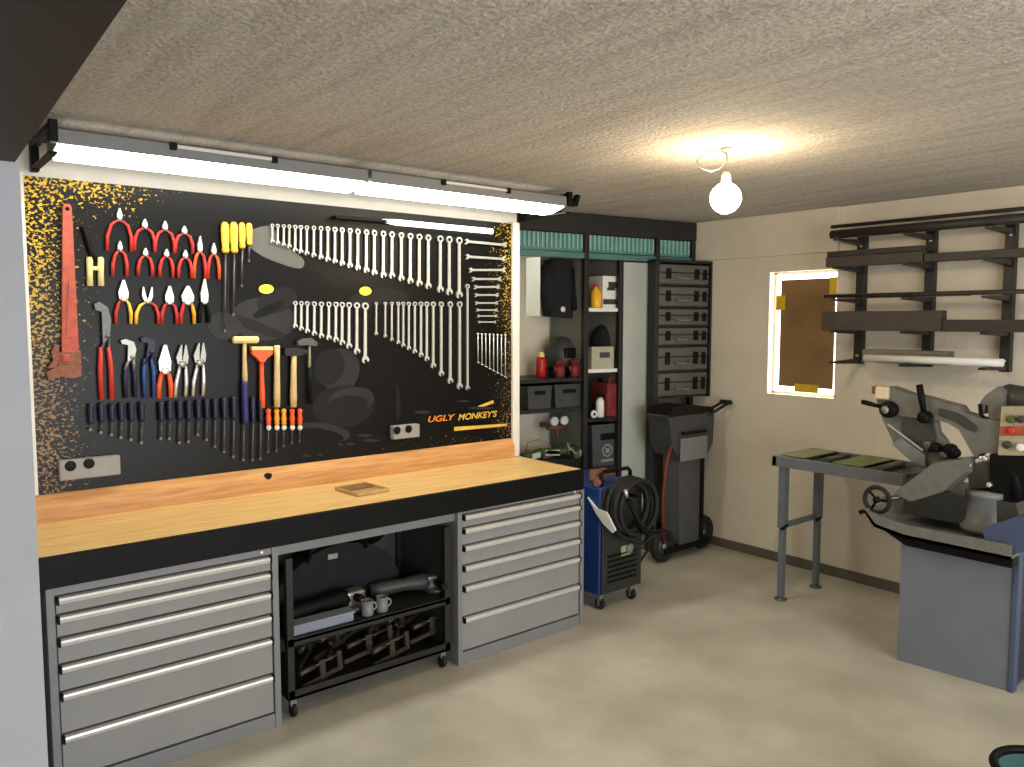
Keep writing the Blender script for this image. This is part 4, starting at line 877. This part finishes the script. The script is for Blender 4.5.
# ------------------------------------------------------------------ band saw
sw = Thing('band_saw', 'large grey metal-cutting band saw with tilted arm on a blue-grey base', 'band saw', (4.12, 1.50, 0))
def S(px, py, x=4.1):
    p = on(px, py, 0, x); return p.y, p.z
def C1(cx, cy, x=4.1): return S(850+cx/5.885, 370+cy/5.885, x)
def C2(cx, cy, x=4.0): return S(750+cx/3.737, 370+cy/3.737, x)
def poly(pts, f, x, d): return MB().prism([f(*p, x) for p in pts], 'yz', x, x+d)
def P3(f, cx, cy, x): a = f(cx, cy, x); return Vector((x, a[0], a[1]))
sw.part('base', MB().prism([(3.872, 1.735), (3.925, 1.252), (4.40, 1.252), (4.40, 1.735)], 'xy', 0, .64), saw_base)
sw.part('side_panel', MB().box((3.95, 1.246, .02), (4.39, 1.254, .62), .002), mat('saw_navy', srgb(38, 44, 64), .45, var=.1, scale=8))
sw.part('base_corner', MB().box((3.915, 1.238, 0), (3.965, 1.262, .74), .004), saw_blue)
# chip tray: sloped pan with lip
tz = [(1.88, .72), (1.262, .70)]
tr = MB()
tr.prism([(1.90, .735), (1.84, .66), (1.70, .635), (1.24, .635), (1.24, .70), (1.70, .70)], 'yz', 3.80, 3.822)
tr.prism([(1.90, .735), (1.84, .66), (1.70, .635), (1.24, .635), (1.24, .70), (1.70, .70)], 'yz', 4.42, 4.44)
tr.prism([(1.90, .735), (1.84, .66), (1.70, .635), (1.24, .635), (1.24, .65), (1.69, .652), (1.83, .675), (1.89, .74)], 'yz', 3.80, 4.44)
sw.part('chip_tray', tr, saw_grey)
sw.part('control_box', poly([(870, 590), (1000, 548), (1040, 560), (1040, 680), (940, 690), (880, 650)], C2, 3.83, .09), saw_blue)
sw.part('tray_shade_block', MB().prism([(1.83, .655), (1.70, .590), (1.24, .590), (1.24, .636), (1.70, .636)], 'yz', 3.835, 3.90), black)  # black block standing in for the shade below the tray overhang
sw.part('bed', MB().prism([(1.80, .70), (1.80, .80), (1.72, .84), (1.30, .84), (1.26, .70)], 'yz', 4.02, 4.36), saw_dark)
sw.part('vice', poly([(535, 460), (690, 345), (790, 335), (790, 390), (720, 455), (600, 492)], C2, 3.92, .16), saw_grey)
hw_c = P3(C2, 475, 485, 3.85)
hwl = sw.part('handwheel', MB().ring(hw_c, .062, .011, 'x', 28, 8), rubber)
sw.part('spoke', MB().tube([hw_c+Vector((0, -.06, 0)), hw_c, hw_c+Vector((0, .045, .04))], .007, 6).tube([hw_c, hw_c+Vector((0, .03, -.055))], .007, 6).lathe([(.016, -.015), (.016, .015)], hw_c, 12, Matrix.Rotation(PI/2, 4, 'Y')), black, hwl)
sw.part('wheel_crank', MB().tube([hw_c+Vector((0, .05, -.06)), hw_c+Vector((-.055, .055, -.065))], .011, 8), black, hwl)
sw.part('vice_screw', MB().tube([hw_c, hw_c+Vector((.08, -.06, .01)), P3(C2, 610, 450, 4.0)], .013, 10), dull_steel)
sw.part('turntable', MB().lathe([(.10, 0), (.105, .02), (.085, .05), (.08, .16), (.088, .165), (.088, .19)], (4.07, 1.44, .68), 24), mid_grey)
arm = sw.part('saw_arm', poly([(228, 98), (340, 138), (440, 160), (640, 215), (665, 250), (775, 285), (880, 300), (890, 420), (870, 490), (770, 490), (738, 525), (690, 440), (640, 352), (585, 318), (515, 296), (400, 285), (300, 272), (235, 255), (165, 215), (150, 140)], C1, 4.07, .09), saw_grey)
sw.part('arm_cover', poly([(525, 228), (600, 245), (660, 270), (740, 330), (735, 365), (690, 350), (620, 300), (520, 268)], C1, 4.055, .02), saw_dark, arm)
low = sw.part('blade_housing', poly([(180, 255), (300, 270), (492, 292), (505, 370), (540, 410), (560, 450), (590, 500), (580, 545), (420, 580), (340, 520), (265, 445), (195, 300)], C1, 4.08, .07), saw_grey)
sw.part('housing_cover', poly([(305, 280), (490, 300), (505, 400), (450, 500), (390, 440), (300, 360)], C1, 4.068, .016), saw_dark, low)
sw.part('blade_guard', poly([(245, 435), (300, 398), (440, 500), (440, 570), (350, 530)], C1, 4.05, .04), mid_grey)
sw.part('blade', poly([(215, 320), (226, 316), (432, 470), (424, 478)], C1, 4.045, .004), chrome)
kn = P3(C1, 232, 232, 4.055)
sw.part('tension_knob', MB().lathe([(.033, -.03), (.042, -.025), (.042, .02), (.036, .026)], kn, 20, Matrix.Rotation(PI/2, 4, 'Y')), black)
sw.part('knob_cap', MB().lathe([(.02, -.004), (.016, .002)], kn+Vector((-.034, .006, .0)), 14, Matrix.Rotation(PI/2, 4, 'Y')), outlet_grey)
tp = P3(C1, 188, 135, 4.06)
sw.part('limit_switch', MB().box(tp-Vector((.012, .036, .034)), tp+Vector((.06, .036, .034)), .01), mat('switch_cream', srgb(214, 196, 168), .5, var=.05, scale=20), label='cream switch housing')
q = P3(C1, 145, 118, 4.06); sw.part('switch_button', MB().box(q-Vector((.01, .012, .02)), q+Vector((.03, .012, .02)), .004), brown_leather)
sw.part('lever', MB().tube([P3(C1, 72, 187, 4.03), P3(C1, 110, 197, 4.03), P3(C1, 175, 215, 4.05)], [.013, .013, .009], 10), black)
sw.part('feed_handle', MB().tube([P3(C1, 408, 85, 4.02), P3(C1, 420, 160, 4.02), P3(C1, 438, 270, 4.03)], [.0155, .017, .012], 10), black)
q = P3(C1, 440, 278, 4.04); sw.part('handle_boss', MB().lathe([(.027, -.03), (.03, -.02), (.03, .03)], q, 16, Matrix.Rotation(PI/2, 4, 'Y')), black)
for (a, b, r_) in [(465, 440, .022), (500, 455, .024), (590, 470, .03), (615, 490, .024), (560, 500, .02)]:
    q = P3(C1, a, b, 4.05); sw.part('guide_roller', MB().lathe([(r_*.6, -.03), (r_, -.025), (r_, .02), (r_*.7, .03)], q, 14, Matrix.Rotation(PI/2, 4, 'Y')), dull_steel if a in (465, 560) else black)
for (a, b) in [(610, 548), (700, 560), (795, 520), (775, 520), (820, 675)]:
    q = P3(C1, a, b, 4.03); sw.part('bolt', MB().lathe([(.010, -.012), (.012, -.01), (.012, .012)], q, 8, Matrix.Rotation(PI/2, 4, 'Y')), chrome)
sw.part('gearbox', poly([(775, 175), (800, 145), (868, 98), (905, 125), (905, 230), (895, 310), (880, 490), (830, 500), (800, 440), (790, 310), (815, 290), (812, 210), (795, 205), (785, 260), (765, 260), (755, 215)], C1, 4.10, .16), saw_grey)
sw.part('lift_handle', MB().tube([P3(C1, 765, 200, 4.095), P3(C1, 768, 250, 4.09), P3(C1, 790, 295, 4.09), P3(C1, 815, 290, 4.09)], .009, 8), black)
a = P3(C1, 900, 160, 4.2); b = P3(C1, 1120, 200, 4.2)
mo = MB().tube([a, a+(b-a)*.1, a+(b-a)*.9, b], [.06, .068, .068, .05], 20)
sw.part('motor', mo, saw_dark)
pn = sw.part('control_panel', poly([(892, 215), (1140, 215), (1140, 505), (870, 505)], C1, 4.04, .05), panel_beige)
sw.part('red_stripe', poly([(886, 332), (1140, 330), (1140, 385), (882, 388)], C1, 4.036, .005), mat('panel_red', srgb(168, 84, 56), .5, var=.15, scale=30), pn)
for (u_, v_, m_) in [(948, 290, green), (925, 440, saw_dark), (1005, 455, white_plastic), (1010, 290, saw_dark), (950, 358, red)]:
    q = P3(C1, u_, v_, 4.034); sw.part('panel_knob', MB().lathe([(.014, -.014), (.018, -.01), (.018, .006)], q, 12, Matrix.Rotation(PI/2, 4, 'Y')), m_, pn)
sw.part('hydraulic_cylinder', MB().tube([(4.05, 1.30, .86), (4.08, 1.34, 1.05)], .03, 12), black)
sw.part('swivel_block', MB().prism([C1(*p, 4.04) for p in [(820, 500), (1100, 505), (1100, 760), (900, 780), (820, 720)]], 'yz', 4.04, 4.2), black)
sw.part('arm_pivot', MB().prism([C1(*p, 4.05) for p in [(690, 560), (830, 540), (840, 690), (700, 700)]], 'yz', 4.05, 4.25), saw_dark)

# ------------------------------------------------------------------ wall rack and stock
t = Thing('wall_rack', 'black steel bar stock rack with three uprights and arms on the right wall', 'rack', (4.83, 2.05, 1.39))
RX = 4.80
for k, (yy, zb_) in enumerate(((2.467, 1.40), (2.055, 1.40), (1.642, 1.39))):
    u_ = t.part('upright', MB().box((RX, yy-.026, zb_), (XW-.001, yy+.026, 2.24), .003), black_steel)
    for hz in (1.45, 2.13): t.part('bolt', MB().lathe([(.010, 0), (.010, .005)], (RX-.001, yy, hz), 8, Matrix.Rotation(-PI/2, 4, 'Y')), chrome, u_)
    for az in (2.13, 1.965, 1.775, 1.585, 1.40):
        t.part('arm', MB().prism([(RX+.01, az), (4.50, az+.012), (4.50, az+.024), (RX+.01, az+.034)], 'xz', yy-.018, yy+.018), black_steel)
for k, yy in enumerate((1.23,)):
    t.part('upright', MB().box((RX, yy-.026, 1.39), (XW-.001, yy+.026, 2.24), .003), black_steel)
def rod(name, ya, yb, x, z, r, m, label, cat='bar', n=12):
    return one(name, MB().tube([(x, ya, z), (x, yb, z)], r, n), m, label, cat)
def flat(name, ya, yb, xa, xb, za, zb, m, label, cat='bar', bev=.003):
    return one(name, MB().box((xa, min(ya, yb), za), (xb, max(ya, yb), zb), bev), m, label, cat)
dstock = mat('stock_dark', srgb(50, 46, 42), .5, metal=.2, var=.15, scale=10, stretch=(8, 1, 8))
bstock = mat('stock_brown', srgb(66, 56, 48), .55, metal=.1, var=.15, scale=8, stretch=(8, 1, 8))
gstock = mat('stock_grey', srgb(120, 112, 98), .5, metal=.2, var=.15, scale=10)
rod('steel_rod', 2.62, 1.2, 4.72, 2.252, .011, dstock, 'thin dark steel rod lying along the very top of the wall rack')
rod('steel_pipe', 2.53, 1.2, 4.56, 2.185, .026, dstock, 'dark round steel pipe on the top arms of the wall rack')
flat('steel_channel', 2.545, 1.98, 4.53, 4.60, 1.99, 2.05, bstock, 'short dark steel channel at the left end of the second rack level')
flat('steel_plate', 2.55, 2.0, 4.55, 4.62, 2.051, 2.085, dstock, 'short black flat bar stacked on top of the short dark channel')
flat('steel_angle', 1.97, 1.18, 4.53, 4.60, 1.99, 2.035, dstock, 'dark bar to the right of the short channel on the second rack level')
rod('steel_rod', 2.55, 1.2, 4.54, 1.816, .012, dstock, 'dark rod along the front of the middle rack level')
rod('steel_rod', 2.35, 1.75, 4.60, 1.813, .012, gstock, 'grey rod behind the dark one on the middle rack level')
flat('steel_beam', 2.56, 1.865, 4.53, 4.60, 1.61, 1.725, bstock, 'thick brown-black steel beam at the left of the fourth rack level')
flat('steel_beam', 1.86, 1.18, 4.53, 4.60, 1.61, 1.675, dstock, 'slimmer dark beam to the right of the thick beam on the fourth rack level')
rod('plastic_tube', 2.29, 1.56, 4.545, 1.452, .021, white_plastic, 'white tube on the lowest level of the wall rack', 'tube')
flat('steel_channel', 2.33, 1.85, 4.59, 4.68, 1.424, 1.50, gstock, 'grey channel behind the white tube on the lowest rack level')
rod('steel_rod', 2.30, 1.80, 4.715, 1.438, .010, dstock, 'dark rod at the back of the lowest rack level behind the grey channel')

# ------------------------------------------------------------------ bucket at the lower right
bp_ = on(1044, 770, 2, .27)
t = Thing('bucket', 'teal plastic bucket with thick black rim on the floor at the lower right edge', 'bucket', (bp_.x, bp_.y, 0))
t.part('pail', MB().lathe([(.01, 0), (.10, 0), (.135, .26), (.128, .26), (.095, .02), (.01, .02)], (0, 0, 0), 28, cap=False), teal_plastic, local=True)
t.part('rim', MB().ring((0, 0, .262), .135, .014, 'z', 36, 8), black, local=True)
t.part('bail_handle', MB().tube([(.142, 0, .25), (.13, .06, .24), (.08, .115, .225), (0, .145, .215), (-.08, .115, .225), (-.13, .06, .24), (-.142, 0, .25)], .005, 6), dull_steel, local=True)

# ------------------------------------------------------------------ light and camera
def area(name, loc, target, sx, sy, power, col):
    l = bpy.data.lights.new(name, 'AREA'); l.shape = 'RECTANGLE'; l.size = sx; l.size_y = sy; l.energy = power; l.color = col
    o = bpy.data.objects.new(name, l); COL.objects.link(o); o.location = loc
    o.rotation_euler = (Vector(target)-Vector(loc)).to_track_quat('-Z', 'Y').to_euler(); return o
area('garage_door_daylight', (1.5, -2.45, 1.2), (1.9, 3, 1.0), 4.4, 2.1, 185, (.95, .97, 1.))
W = bpy.data.worlds.new('world'); SC.world = W; W.use_nodes = True
W.node_tree.nodes['Background'].inputs[0].default_value = (.9, .95, 1, 1); W.node_tree.nodes['Background'].inputs[1].default_value = .4
cam = bpy.data.cameras.new('camera'); cam.sensor_width = 36; cam.lens = FPX/1024*36; cam.clip_start = .02
co = bpy.data.objects.new('camera', cam); COL.objects.link(co); co.location = (0, 0, CAMZ)
co.rotation_euler = (PI/2-PIT, 0, YAW-PI/2); SC.camera = co
SC.view_settings.view_transform = 'Standard'; SC.view_settings.look = 'None'; SC.view_settings.exposure = 0
SC.cycles.use_denoising = True; SC.cycles.max_bounces = 8
